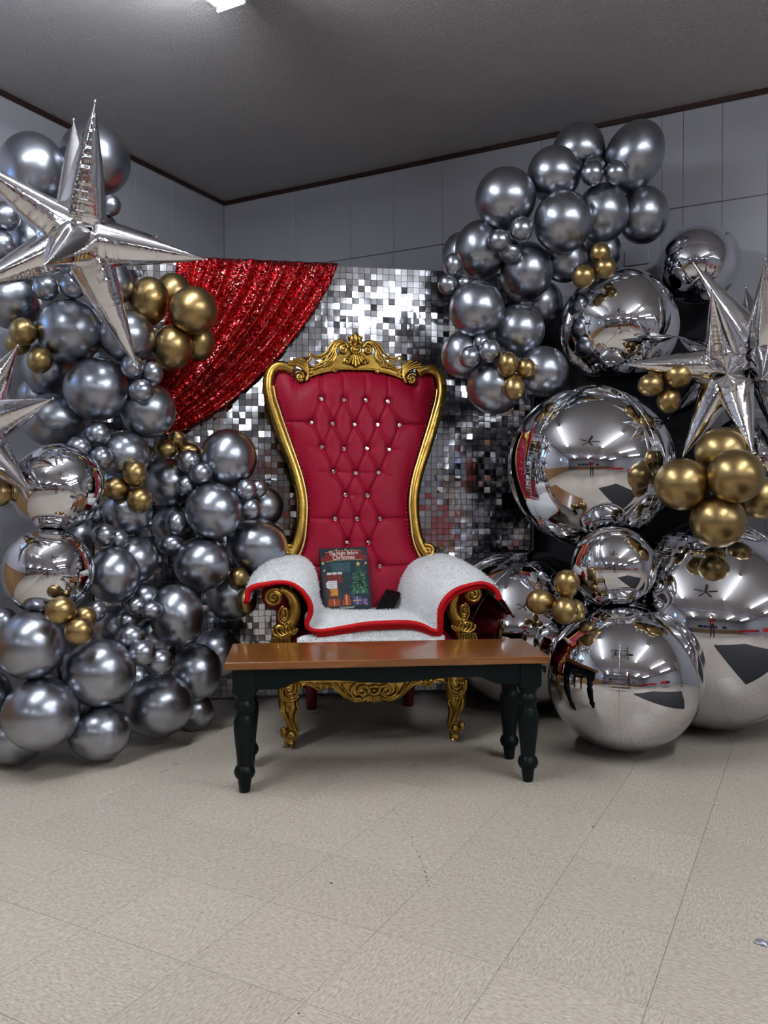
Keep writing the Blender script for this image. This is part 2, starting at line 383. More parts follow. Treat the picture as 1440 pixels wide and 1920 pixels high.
# blank cover plate high on the back wall
pl = empty('cover_plate', W(U_BACK - .006, -.826, 2.258), ROOM_ROT)
tag(pl, 'blank painted cover plate on the grey wall above the orb balloons', 'cover plate')
MB().box((-.06, -.005, -.04), (.06, .0, .04), .002).build('plate', M['wall'], pl, smooth=False)
sc_me = MB().lathe([(.004, 0), (.004, .002), (.002, .0028)], 10, Matrix.Rotation(R(90), 4, 'X')).build('screw', M['fixture'], pl); sc_me.location = (0, -.005, 0)

# ------------------------------------------------------------------ fluorescent fixtures (the lights of the hall)
def fixture_meshes():
    L = 2.44
    b = MB().box((-.034, -L / 2, -.098), (.034, L / 2, 0), .006).build('housing', M['fixture'], smooth=False)
    t_ = MB().lathe([(.019, -L / 2 + .03), (.019, L / 2 - .03)], 6, Matrix.Rotation(R(90), 4, 'X'), cap=False).build('tube', M['tube'])
    e = MB().box((-.066, -L / 2, -.15), (.066, -L / 2 + .012, 0), .004).build('end_cap', M['fixture'], smooth=False)
    r_ = (b.data, t_.data, e.data)
    t2 = t_.data.copy(); t2.materials.clear(); t2.materials.append(M['tube_dim']); r_ += (t2,)
    for x in (b, t_, e): bpy.data.objects.remove(x)
    return r_
fm = fixture_meshes()
spots = [(1.28, -1.95, 'whose end shows at the top edge'), (1.45, 1.0, 'over the right side near the fan'), (1.1, 3.8, 'third from the left wall, near row'), (1.1, 6.6, 'fourth from the left wall, near row'),
         (-4.8, -1.93, 'nearest the left wall, far row'), (-4.8, .9, 'second from the left wall, far row'), (-4.8, 3.8, 'third from the left wall, far row'), (-4.8, 6.6, 'fourth from the left wall, far row')]
for n_, (u_, v_, txt) in enumerate(spots):
    fx = empty('ceiling_light', W(u_, v_, Z_CEIL), ROOM_ROT)
    tag(fx, 'white fluorescent ceiling light ' + txt, 'ceiling light', 'fluorescent ceiling lights')
    link('housing', fm[0], fx)
    for s_ in (-1, 1):
        o = link('tube', fm[1] if n_ < 2 else fm[3], fx); o.location = (s_ * .046, 0, -.124)
        e = link('end_cap', fm[2], fx)
        if s_ == 1: e.rotation_euler = (0, 0, R(180))
# ceiling fan between the two near lights
fan = tag(empty('ceiling_fan', W(1.0, -.3, Z_CEIL), ROOM_ROT), 'brown five-bladed ceiling fan between the two nearest lights', 'ceiling fan')
M['fan'] = mat('dark_fan_brown', (.06, .04, .03), .4)
MB().lathe([(.06, -.001), (.06, -.04), (.015, -.05), (.015, -.16)], 16).build('downrod', M['fan'], fan)
MB().lathe([(.03, -.15), (.11, -.17), (.12, -.23), (.09, -.28), (.02, -.30)], 20).build('motor', M['fan'], fan)
for k in range(5):
    a = k * 2 * math.pi / 5 + .3
    o = MB().box((.10, -.012, -.004), (.2, .012, .004)).box((.18, -.065, -.004), (.66, .065, .004), .003).build('blade', M['fan'], fan, smooth=False)
    o.rotation_euler = (R(10), 0, a); o.location = (0, 0, -.215)

# ------------------------------------------------------------------ sequin backdrop
BYAW = R(9.0); BX = Vector((math.cos(BYAW), math.sin(BYAW), 0)); BY = Vector((-math.sin(BYAW), math.cos(BYAW), 0))
B0 = Vector((-.05, 4.20, 0)); S0, S1, BZ0, BZ1 = -1.37, .83, .015, 2.175
bd = tag(empty('sequin_backdrop', B0, BYAW), 'tall mirrored square-sequin backdrop wall standing behind the red throne', 'backdrop')
# carrier panels, 7 x 7 black grids
PW = (S1 - S0) / 7; PH = (BZ1 - BZ0) / 7
g = MB().box((.001, 0, .001), (PW - .001, .012, PH - .001), .002).build('grid_panel', M['sequin_grid'], bd, smooth=False); gme = g.data; bpy.data.objects.remove(g)
for i in range(7):
    for j in range(7):
        o = link('grid_panel', gme, bd); o.location = (S0 + i * PW, .0, BZ0 + j * PH)
fr = MB()
for sx in (S0, (S0 + S1) / 2, S1): fr.tube([(sx, .03, 0), (sx, .03, BZ1)], .016, 10)
for zz in (.03, 1.1, BZ1 - .02): fr.tube([(S0, .03, zz), (S1, .03, zz)], .014, 10)
for sx in (S0, S1): fr.box((sx - .03, -.03, 0), (sx + .03, .19, .012), .003)
fr.build('frame', M['black'], bd)
# sequins: 10 x 10 on a panel, each hung by its top edge and slightly tilted
def sequin_pts(cx, cz, tx, tz, bow, sz):
    pts = []
    for j in range(3):
        for i in range(3):
            a = (i - 1) * sz * .5; b = -(j) * sz * .5
            y = -.004 + b * math.sin(tx) + a * math.sin(tz) - bow * (1 - (i - 1) ** 2) * (j / 2)
            pts.append((cx + a, y, cz + b))
    return pts
SQF = [(0, 3, 4, 1), (1, 4, 5, 2), (3, 6, 7, 4), (4, 7, 8, 5)]
pitch_s, pitch_z = PW / 10, PH / 10
sq_var = []
for k in range(6):
    sz = pitch_s * .93
    b = MB().add(sequin_pts(0, 0, 0, 0, (k - 2.5) * .00020, sz), SQF).build('sequin', M['sequin']); sq_var.append(b.data); bpy.data.objects.remove(b)
mb = MB(); cnt = 0
for i in range(70):
    for j in range(70):
        cx = S0 + (i + .5) * pitch_s; cz = BZ0 + (j + 1) * pitch_z - .0012
        big = rnd.random() < .18
        tx = rnd.gauss(0.0, .10 if big else .015); tz = rnd.gauss(0, .09 if big else .015)
        wp = B0 + BX * cx + Vector((0, 0, cz))
        d_ = wp.y; px = 720 + FPX * wp.x / d_; py = 933 - FPX * (wp.z - CAM_H) / d_
        hero = (626 < px < 838 and 505 < py < 622 and (px - 626) > -(py - 505) * .9) or (850 < px < 960 and 805 < py < 905)
        if hero and cnt < 300:
            cnt += 1
            o = link('sequin', sq_var[rnd.randrange(6)], bd); o.location = (cx, 0, cz); o.rotation_euler = (tx, rnd.gauss(0, .012), tz)
        else: mb.add(sequin_pts(cx, cz, tx, tz, rnd.gauss(0, .0003), pitch_s * .93), SQF)
o = mb.build('sequin_field', M['sequin'], bd); o['kind'] = 'stuff'

# ------------------------------------------------------------------ red sequin drape slung over the backdrop's top edge
def on_back(px, py, off):
    """photo pixel -> local (s, y, z) on the backdrop plane moved off metres to the front"""
    r_ = ray(px, py); o_ = Vector((0, 0, CAM_H)) - (B0 - BY * off); t_ = -o_.dot(BY) / r_.dot(BY)
    p = Vector((0, 0, CAM_H)) + r_ * t_ - B0
    return Vector((p.dot(BX), -off, p.z))
NS, NTT = 220, 150
pts = []
def bez(a, b, c, t_): return a * (1 - t_) ** 2 + b * 2 * t_ * (1 - t_) + c * t_ ** 2
tl, tr = on_back(332, 489, .03), on_back(633, 505, .03)
zt = BZ1 + .006
for j in range(NTT):
    t_ = j / (NTT - 1)
    for i in range(NS):
        s_ = i / (NS - 1)
        a = tl.lerp(tr, s_); 
        b_px = (lerp(322, 525, s_), lerp(610, 726, s_ ** 1.2)); c_px = (lerp(252, 318, s_), lerp(742, 818, s_))
        b = on_back(*b_px, .05); c = on_back(*c_px, .09)
        p = bez(a, b, c, t_)
        fold = 2 * math.pi * (9.5 * s_ + .55 * noise.noise(Vector((s_ * 4.5, t_ * .8, 9.1))) )
        amp = (.011 + .030 * min(1, t_ * 2.2)) * (1 - .5 * t_)
        wob = .35 * math.sin(fold * .47 + 1.3) + .22 * math.sin(fold * 2.13 + 2 * t_) + .35 * noise.noise(Vector((s_ * 9, t_ * 2.2, 3.1)))
        off = .042 + amp * (math.sin(fold + .5 * math.sin(3 * t_)) + wob) + .05 * t_
        z_ = p.z
        if t_ < .05: z_ += .016 * max(0, math.sin(fold)) * (1 - t_ / .05)
        q = Vector((p.x + .006 * math.cos(fold) * t_, -max(.008, off), z_))
        pts.append(q)
    if j == 0:  # the part that goes over the top rail and hangs behind
        top = list(pts); back = []
        for q in top: back.append(Vector((q.x, .055, zt - .22)))
        mid = [Vector((q.x, .05, zt + .004)) for q in top]; ed = [Vector((q.x, min(-.012, q.y * .5), max(q.z, zt) + .004)) for q in top]
dr = MB(); dr.grid(back + mid + ed + pts, NS, NTT + 3)
dro = dr.build('sequin_drape', M['drape']); dro.location = B0; dro.rotation_euler = (0, 0, BYAW)
tag(dro, 'red sequin fabric swagged over the upper left of the mirrored backdrop', 'drape')

# ------------------------------------------------------------------ throne
CF0 = Vector((-.0415, 3.35, 0)); CYAW = R(7.9)
CX = Vector((math.cos(CYAW), math.sin(CYAW), 0)); CY = Vector((-math.sin(CYAW), math.cos(CYAW), 0))
def on_chair(px, py, yl):
    r_ = ray(px, py); t_ = (yl - (Vector((0, 0, CAM_H)) - CF0).dot(CY)) / r_.dot(CY)
    p = Vector((0, 0, CAM_H)) + r_ * t_ - CF0; return Vector((p.dot(CX), yl, p.z))
BK0, BKZ, BKS = .525, .722, .165
def back_y(z): return BK0 + BKS * (z - BKZ)
def on_chair_back(px, py):
    # plane y - BKS z = BK0 - BKS*BKZ in chair coordinates
    n_ = CY - Vector((0, 0, BKS)); c_ = BK0 - BKS * BKZ
    r_ = ray(px, py); o_ = Vector((0, 0, CAM_H)) - CF0; t_ = (c_ - o_.dot(n_)) / r_.dot(n_)
    p = o_ + r_ * t_; return Vector((p.dot(CX), 0, p.z))
def c5(x, y): q = on_chair_back(450 + x / 3.2, 600 + y / 3.2); return (q.x, q.z)
def c6(x, y): q = on_chair_back(480 + x / 3.789, 600 + y / 3.789); return (q.x, q.z)
BX0 = .5 * (c5(133, 400)[0] + c5(1240, 430)[0])        # centre line of the back
def B3(x, z, f=0.): return Vector((BX0 + x, back_y(z) - f, z))   # a point on the back, f metres to the front
def h5(x, y): a = c5(x, y); return (abs(a[0] - BX0), a[1])
def s6(x, y): a = c6(x, y); return (a[0] - c6(690, 220)[0], a[1])
ch = tag(empty('throne_chair', CF0, CYAW), 'tall red tufted throne chair with carved gold frame', 'chair')
# half outlines (left half of the photograph's throne, mirrored)
inner = [h5(*p) for p in ((208, 400), (220, 470), (245, 550), (275, 640), (310, 740), (345, 840), (375, 930), (395, 1010), (405, 1080), (407, 1150), (402, 1230), (395, 1310), (375, 1380), (350, 1430))]
band = [h5(*p) for p in ((318, 305), (262, 282), (212, 287), (178, 328), (169, 400), (180, 475), (205, 555), (237, 650), (272, 745), (308, 840), (338, 930), (358, 1010), (369, 1080), (370, 1150), (366, 1225), (354, 1300), (330, 1370), (305, 1410))]
iz = np.array([p[1] for p in inner])[::-1]; iw = np.array([p[0] for p in inner])[::-1]
def half_w(z): return float(np.interp(z, iz, iw))
tops = [h5(*p) for p in ((208, 400), (214, 335), (235, 312), (270, 308), (300, 322), (325, 362), (350, 375), (385, 355), (430, 335), (500, 316), (560, 306), (620, 300), (690, 300))]
tx_ = np.array([p[0] for p in tops])[::-1]; tz_ = np.array([p[1] for p in tops])[::-1]
def z_top(x): return float(np.interp(abs(x), tx_, tz_))
btn = [(487, 480), (622, 486), (752, 488), (883, 495), (428, 620), (554, 627), (684, 632), (820, 634), (952, 634), (490, 766), (621, 777), (758, 775), (890, 781),
       (558, 913), (691, 921), (827, 918), (630, 1050), (760, 1053), (569, 1193), (699, 1193), (835, 1192), (640, 1336), (767, 1333), (569, 1478), (702, 1478), (835, 1475)]
bt = []
for p in btn: a = c5(*p); bt.append((a[0] - BX0, a[1]))
seg = []
for i, a in enumerate(bt):
    for b in bt[i + 1:]:
        dx, dz = abs(a[0] - b[0]), abs(a[1] - b[1])
        if .02 < dx < .078 and .08 < dz < .135: seg.append((a, b))
for i in range(4): seg.append((bt[i], (bt[i][0] * 1.02, bt[i][1] + .125)))
for i, s_ in ((4, -1), (8, 1), (18, -1), (20, 1), (25, 1), (23, -1)): seg.append((bt[i], (bt[i][0] + s_ * .135, bt[i][1] + .004)))
soft = [(bt[9], (bt[9][0] - .06, bt[9][1])), (bt[12], (bt[12][0] + .06, bt[12][1])), (bt[13], (bt[13][0] - .07, bt[13][1])), (bt[15], (bt[15][0] + .07, bt[15][1] - .02)), (bt[13], bt[14]), (bt[14], bt[15]), (bt[16], bt[17]), (bt[18], bt[19])]
nx, nz = 170, 250
zb = .47
X = np.zeros((nz, nx)); Z = np.zeros((nz, nx)); 
for j in range(nz):
    for i in range(nx):
        s_ = -1 + 2 * i / (nx - 1); t_ = j / (nz - 1)
        z = zb + t_ * 1.25
        # widths follow the row height; the top edge follows the carved rail
        wz = half_w(min(max(z, iz[0]), iz[-1])); x = s_ * wz
        zt_ = z_top(x) + .006; z2 = zb + t_ * (zt_ - zb); wz = half_w(min(max(z2, iz[0]), iz[-1])) + .008; x = s_ * wz
        X[j, i] = x; Z[j, i] = zb + t_ * (z_top(x) + .006 - zb)
def seg_d(a, b):
    ax, az = a; bx, bz = b; L2 = (bx - ax) ** 2 + (bz - az) ** 2
    t_ = np.clip(((X - ax) * (bx - ax) + (Z - az) * (bz - az)) / L2, 0, 1)
    return np.hypot(X - ax - t_ * (bx - ax), Z - az - t_ * (bz - az)), t_
sn = np.abs(np.linspace(-1, 1, nx))[None, :].repeat(nz, 0); tn = np.linspace(0, 1, nz)[:, None].repeat(nx, 1)
D = .052 * (1 - sn ** 5) * (1 - np.maximum(0, (tn - .86) / .14) ** 3) + .004
dent = np.zeros_like(X)
for a in bt:
    r_ = np.hypot(X - a[0], Z - a[1]); dent += .017 * np.exp(-(r_ / .016) ** 2) + .007 * np.exp(-(r_ / .040) ** 2)
cr = np.zeros_like(X)
for a, b in seg:
    d_, t_ = seg_d(a, b); cr = np.maximum(cr, .0065 * np.exp(-(d_ / .0050) ** 2) + .0035 * np.exp(-(d_ / .015) ** 2))
for a, b in soft:
    d_, t_ = seg_d(a, b); cr = np.maximum(cr, (.0045 * np.exp(-(d_ / .006) ** 2)) * (1 - .7 * t_))
D = np.maximum(D - np.minimum(dent, .036) - cr * (1 - np.clip(sn - .9, 0, .1) * 10), .002)
pts = [B3(X[j, i], Z[j, i], D[j, i]) for j in range(nz) for i in range(nx)]
MB().grid(pts, nx, nz).build('backrest', M['leather'], ch)
def disp_at(x, z): k = np.argmin((X - x) ** 2 + (Z - z) ** 2); return D.flat[k]
# crystal buttons
gem = MB(); n_ = 10
gem.lathe([(.0132, -.004), (.0132, .004), (.0105, .0072), (.0055, .0100)], n_, Matrix.Rotation(R(90), 4, 'X'))
g = gem.build('crystal_button', M['crystal'], smooth=False); gme = g.data; bpy.data.objects.remove(g)
for a in bt:
    o = link('crystal_button', gme, ch); o.location = B3(a[0], a[1], disp_at(*a) + .010); o.rotation_euler = (-BKS, rnd.random(), 0)
    o['label'] = 'faceted crystal button'
# back shell (outside back)
outl = [(x, z) for x, z in band]
poly = [(-x, z) for x, z in band[3:]] + [(-.25, .42), (.25, .42)] + [(x, z) for x, z in band[3:]][::-1] + [(x, z) for x, z in band[:3]][::-1] + [(-x, z) for x, z in band[:3]]
poly = [(-x, z) for x, z in reversed(band)] ; poly = [(-.26, .42)] + poly + [(0, z_top(0) + .03)] + [(x, z) for x, z in band] + [(.26, .42)]
MB().plate(poly, lambda x, z, y: B3(x, z, -y), .012, .05).build('back_shell', M['leather_dark'], ch, smooth=False)
# gold frame of the back: main moulding, inner bright bead, outer bead
for s_ in (-1, 1):
    path = [B3(s_ * x, z, .018) for x, z in [(q.x, q.y) for q in spline([(a, b, 0) for a, b in band], 6)]]
    fr = MB().tube(path, [.0255] * len(path), 14, .95, (0, 1, 0))
    o = fr.build('back_frame', M['gilt'], ch)
    ib = [B3(s_ * (x + .006), z, .034) for x, z in [(q.x, q.y) for q in spline([(a, b, 0) for a, b in inner], 5)]]
    MB().tube(ib, .0062, 8).build('frame_bead', M['gilt_edge'], ch)
    # the bottom volute
    c = h5(300, 1392); sp = []
    for k in range(40):
        t_ = k / 39; a = R(60) + t_ * R(560); r_ = lerp(.030, .006, t_)
        sp.append(B3(s_ * (c[0] + .004 - r_ * math.cos(a)), c[1] + r_ * math.sin(a), .026 + .012 * t_))
    MB().tube(sp, [lerp(.013, .007, k / 39) for k in range(40)], 8).lathe([(.02, -.03), (.03, -.01), (.03, .012), (.018, .02)], 20, Matrix.Translation(B3(s_ * c[0], c[1], .01)) @ Matrix.Rotation(R(90), 4, 'X')).build('frame_scroll', M['gilt'], ch)
# nailheads along the inner bead
nh = MB()
pth = [(q.x, q.y) for q in spline([(a, b, 0) for a, b in inner], 24)]
acc = 0; last = pth[0]; heads = [pth[0]]
for q in pth:
    acc += math.hypot(q[0] - last[0], q[1] - last[1]); last = q
    if acc > .017: heads.append(q); acc = 0
ttops = [(q.x, q.y) for q in spline([(a, b, 0) for a, b in tops], 12)]; last = ttops[0]; acc = 0
for q in ttops:
    acc += math.hypot(q[0] - last[0], q[1] - last[1]); last = q
    if acc > .017: heads.append((q[0], q[1] - .012)); acc = 0
for s_ in (-1, 1):
    for x, z in heads:
        x2 = max(0, x - .0065); p = B3(s_ * x2, z, disp_at(s_ * x2, z) + .0015)
        nh.lathe([(.0034, -.002), (.003, .0008), (.0012, .0022)], 6, Matrix.Translation(p) @ Matrix.Rotation(R(90), 4, 'X'))
o = nh.build('nailheads', M['gilt'], ch); o['kind'] = 'stuff'
# ---- carved crest
def scroll(mbx, pts2, r0, r1, f0=.02, f1=.02, n=8, sub=7, flat=1., mirror=True, conv=s6, f3=B3):
    for s_ in ((1, -1) if mirror else (1,)):
        q = spline([(*conv(*p), 0) for p in pts2], sub); k = len(q)
        mbx.tube([f3(s_ * a.x, a.y, lerp(f0, f1, i / (k - 1))) for i, a in enumerate(q)], [lerp(r0, r1, i / (k - 1)) for i in range(k)], n, flat, (0, 1, 0))
def volute(mbx, cx, cy, r0, turns, a0, dirn, rad0, rad1, f=.03, conv=s6, f3=B3, scale=1 / 1455., boss=True):
    for s_ in (1, -1):
        c = conv(cx, cy); sp = []; n_ = int(16 * turns) + 4
        for k in range(n_):
            t_ = k / (n_ - 1); a = R(a0) + dirn * t_ * turns * 2 * math.pi; r_ = r0 * scale * (1 - .82 * t_)
            sp.append(f3(s_ * (c[0] + r_ * math.cos(a)), c[1] + r_ * math.sin(a), f + .006 * t_))
        mbx.tube(sp, [lerp(rad0, rad1, k / (n_ - 1)) for k in range(n_)], 8)
        if boss: mbx.lathe([(r0 * scale * .34, -.004), (r0 * scale * .32, .006), (r0 * scale * .14, .011)], 12, Matrix.Translation(f3(s_ * c[0], c[1], f)) @ Matrix.Rotation(R(90), 4, 'X'))
cre = MB()
bot = [(368, 402), (430, 384), (500, 370), (560, 360), (620, 358), (690, 362)]
topc = [(690, 215), (625, 232), (585, 245), (560, 262), (530, 300), (480, 322), (420, 345), (372, 362)]
hl = [s6(*p) for p in bot]; ht = [s6(*p) for p in topc]
poly = [(x, z) for x, z in hl] + [(-x, z) for x, z in reversed(hl[:-1])] + [(-x, z) for x, z in reversed(ht[1:])] + [(x, z) for x, z in ht]
cre.plate(poly, lambda x, z, y: B3(x, z, y), .026, -.02)
cre.build('crest_rail', M['gilt'], ch, smooth=False)
cs = MB()
scroll(cs, [(350, 412), (430, 384), (500, 368), (560, 356), (620, 354), (690, 358)], .0058, .0058, .03, .034)     # bead over the leather
scroll(cs, [(372, 360), (420, 345), (480, 322), (530, 300), (555, 262)], .006, .005, .03, .03)
scroll(cs, [(560, 372), (530, 352), (545, 378), (520, 362)], .005, .004, .034, .034)
# main C scrolls with leaf strands running down to the shoulders
scroll(cs, [(640, 205), (612, 165), (570, 158), (530, 172), (500, 205), (480, 238), (450, 258), (410, 262), (372, 244)], .0105, .005, .03, .018)
scroll(cs, [(600, 168), (560, 172), (535, 195), (520, 228), (500, 255), (465, 272), (420, 280), (385, 268)], .008, .004, .034, .022)
scroll(cs, [(580, 178), (556, 195), (546, 228), (540, 262), (520, 290), (500, 300)], .008, .004, .036, .026)
scroll(cs, [(562, 190), (535, 225), (524, 258), (500, 285), (478, 300)], .0065, .0035, .034, .024)
scroll(cs, [(548, 230), (552, 258), (538, 280), (520, 318), (500, 328)], .006, .005, .032, .024)
scroll(cs, [(500, 255), (478, 290), (452, 312), (430, 308), (400, 298)], .006, .004, .026, .02)
scroll(cs, [(372, 244), (362, 262), (374, 276), (352, 300), (338, 318)], .006, .005, .02, .02)
scroll(cs, [(455, 290), (430, 322), (395, 338), (362, 332), (352, 312)], .006, .005, .024, .022)
scroll(cs, [(372, 352), (392, 372), (380, 390), (362, 376)], .006, .004, .03, .03)
scroll(cs, [(420, 345), (445, 332), (470, 338), (492, 322), (512, 332)], .005, .004, .032, .03)
volute(cs, 606, 218, 30, 1.5, 70, 1, .0088, .005, .036)
volute(cs, 632, 302, 26, 1.3, 200, -1, .0065, .004, .034)
volute(cs, 487, 322, 17, 1.2, 60, 1, .005, .003, .03)
volute(cs, 384, 384, 15, 1.2, 60, 1, .005, .003, .032)
# shoulder leaves that curl into the corner scroll
for e, r_ in (((212, 318), .006), ((222, 300), .007), ((248, 284), .007), ((285, 280), .006), ((322, 290), .005)):
    m_ = ((e[0] + 340) / 2 + 16, (e[1] + 420) / 2 - 34)
    scroll(cs, [e, m_, (352, 392), (340, 436)], r_, .009, .036, .034)
scroll(cs, [(300, 282), (332, 300), (352, 345), (356, 395), (335, 440)], .008, .009, .032, .032)
volute(cs, 296, 414, 26, 1.35, 330, -1, .0085, .005, .036)
scroll(cs, [(322, 420), (318, 388), (290, 374), (262, 386)], .006, .004, .034, .036)
cs.build('crest_scrolls', M['gilt'], ch)
# finial, cabochon, shell
fi = MB()
for p0, p1, r0, r1 in (((690, 188), (690, 94), .007, .0035), ((668, 196), (645, 180), .008, .004)):
    scroll(fi, [p0, ((p0[0] + p1[0]) / 2 + (0 if p1[0] == 690 else 6), (p0[1] + p1[1]) / 2), p1], r0, r1, .03, .024)
pp = [s6(*p) for p in ((690, 92), (672, 112), (655, 118), (636, 116), (638, 140), (650, 158), (648, 182), (690, 192))]
fi.plate([(x, z) for x, z in pp] + [(-x, z) for x, z in reversed(pp[1:-1])], lambda x, z, y: B3(x, z, y), .026, -.004)
def bud(mbx, x, y, rx, ry, dep, f, rot=0.):
    for s_ in ((1, -1) if x != 690 else (1,)):
        c = s6(x, y); k_ = 1 / 1455.
        mbx.lathe([(max(.02, math.sin(math.pi * q / 12)), -math.cos(math.pi * q / 12)) for q in range(13)], 16,
                  Matrix.Translation(B3(s_ * c[0], c[1], f)) @ Matrix.Rotation(s_ * R(rot), 4, 'Y') @ Matrix.Diagonal((rx * k_, dep, ry * k_, 1)))
bud(fi, 690, 146, 24, 52, .016, .026); bud(fi, 662, 142, 15, 34, .012, .024, 14); bud(fi, 646, 128, 11, 13, .010, .026); bud(fi, 654, 168, 14, 20, .010, .026, 30); bud(fi, 675, 116, 11, 13, .010, .026)
fi.build('crest_finial', M['gilt'], ch)
cb = MB(); c = s6(690, 222); ring = []
for k in range(28): a = 2 * math.pi * k / 28; ring.append(B3(c[0] + .0235 * math.cos(a), c[1] + .0175 * math.sin(a), .040))
cb.tube(ring, .0058, 8, closed=True)
mt = Matrix.Translation(B3(c[0], c[1], .034)) @ Matrix.Diagonal((1.35, 1, 1, 1)) @ Matrix.Rotation(R(90), 4, 'X')
cb.lathe([(.017, -.012), (.0165, .004), (.012, .011), (.005, .0145), (.001, .015)], 20, mt)
cb.build('crest_cabochon', M['gilt'], ch)
sh = MB()
for k, (ex, ey) in enumerate(((690, 340), (668, 326), (650, 306), (640, 285))):
    scroll(sh, [(690 - k * 3, 250), ((690 + ex) / 2 - 4 * k, (250 + ey) / 2), (ex, ey)], .006, .009, .032, .036)
pp = [s6(*p) for p in ((690, 344), (662, 330), (642, 318), (622, 296), (632, 266), (660, 248), (690, 244))]
sh.plate([(x, z) for x, z in pp] + [(-x, z) for x, z in reversed(pp[1:-1])], lambda x, z, y: B3(x, z, y), .034, 0)
sh.build('crest_shell', M['gilt'], ch)

# ---- seat, rails, arms
MB().box((-.335, .005, .30), (.335, .56, .455), .03).build('seat', M['leather'], ch)
MB().box((-.35, .0, .245), (.35, .57, .305), .012).build('seat_rail', M['gilt'], ch, smooth=False)
def fpx(px, py, yl=.0): q = on_chair(px, py, yl); return q
cxl = on_chair(702, 1118, 0).x
def arm3(x, z, y): return Vector((cxl + x, y, z))
for s_ in (-1, 1):
    # inside arm panel and arm roll, upholstered
    MB().box((s_ * .372 - .022 + cxl, .03, .40), (s_ * .372 + .022 + cxl, .56, .60), .015).build('arm_panel', M['leather'], ch)
    path = [arm3(s_ * lerp(.40, .385, k / 8), lerp(.612, .665, k / 8), lerp(.012, .56, k / 8)) for k in range(9)]
    MB().tube(path, [.056] * 9, 16).build('arm_roll', M['leather'], ch)
    # gilt front post: scroll over leaf-carved S
    def a7(x, y): q = on_chair(455 + x / 7.784, 1030 + y / 7.784, -.012); return (abs(q.x - cxl), q.z)
    po = MB()
    pth = [a7(*p) for p in ((540, 590), (640, 628), (715, 700), (755, 800), (755, 910), (722, 1020), (668, 1120), (615, 1220), (575, 1330), (560, 1440), (560, 1560), (580, 1700))]
    rr = [.016, .018, .021, .024, .026, .029, .033, .035, .034, .032, .034, .036]
    q = spline([(a, b, 0) for a, b in pth], 5); rs = np.interp(np.linspace(0, 11, len(q)), range(12), rr)
    po.tube([arm3(s_ * a.x, a.y, -.004) for a in q], list(rs), 12, .8, (0, 1, 0))
    po.build('arm_post', M['gilt'], ch)
    vo = MB(); c = a7(455, 705); sp = []
    for k in range(56):
        t_ = k / 55; a = R(50) + t_ * R(700); r_ = lerp(.036, .005, t_)
        sp.append(arm3(s_ * (c[0] - r_ * math.cos(a)), c[1] + r_ * math.sin(a), -.016 - .014 * t_))
    vo.tube(sp, [lerp(.0085, .006, k / 55) for k in range(56)], 8)
    vo.lathe([(.02, -.10), (.036, -.09), (.036, .004), (.03, .010)], 22, Matrix.Translation(arm3(s_ * c[0], c[1], -.012)) @ Matrix.Rotation(R(90), 4, 'X'))
    vo.build('arm_scroll', M['gilt'], ch)
    lf = MB()
    a7c = lambda x, y: a7(x, y)
    def strand(pts2, r0, r1, y0=-.03, y1=-.03):
        q = spline([(*a7(*p), 0) for p in pts2], 6); k = len(q)
        lf.tube([arm3(s_ * a.x, a.y, lerp(y0, y1, i / (k - 1))) for i, a in enumerate(q)], [lerp(r0, r1, i / (k - 1)) for i in range(k)], 7)
    strand([(600, 820), (550, 860), (525, 950), (545, 1040), (600, 1075), (660, 1050)], .004, .006)
    strand([(600, 850), (575, 900), (565, 980), (590, 1030), (630, 1020), (610, 985)], .006, .004, -.034, -.036)
    strand([(605, 850), (640, 880), (650, 950), (625, 1000)], .007, .005, -.034, -.034)
    for k in range(5):
        x0, y0 = 430 + k * 18, 1150 - k * 10
        strand([(x0 + k * 42, y0 - k * 14), (x0 + 20 + k * 40, y0 + 70), (x0 + 100 + k * 34, y0 + 110), (x0 + 190 + k * 26, y0 + 90 - k * 14)], .005, .0075, -.034, -.036)
    for k in range(7): strand([(435 + k * 40, 1275), (425 + k * 42, 1330), (405 + k * 46, 1385)], .0065, .005, -.034, -.034)
    for (x, y, rx, ry, dp) in ((596, 935, 42, 105, .022), (585, 1150, 150, 80, .020), (600, 1010, 60, 70, .022)):
        c = a7(x, y); lf.lathe([(max(.02, math.sin(math.pi * q / 10)), -math.cos(math.pi * q / 10)) for q in range(11)], 14, Matrix.Translation(arm3(s_ * c[0], c[1], -.014)) @ Matrix.Diagonal((rx / 3570., dp, ry / 3570., 1)))
    lf.build('arm_carving', M['gilt'], ch)
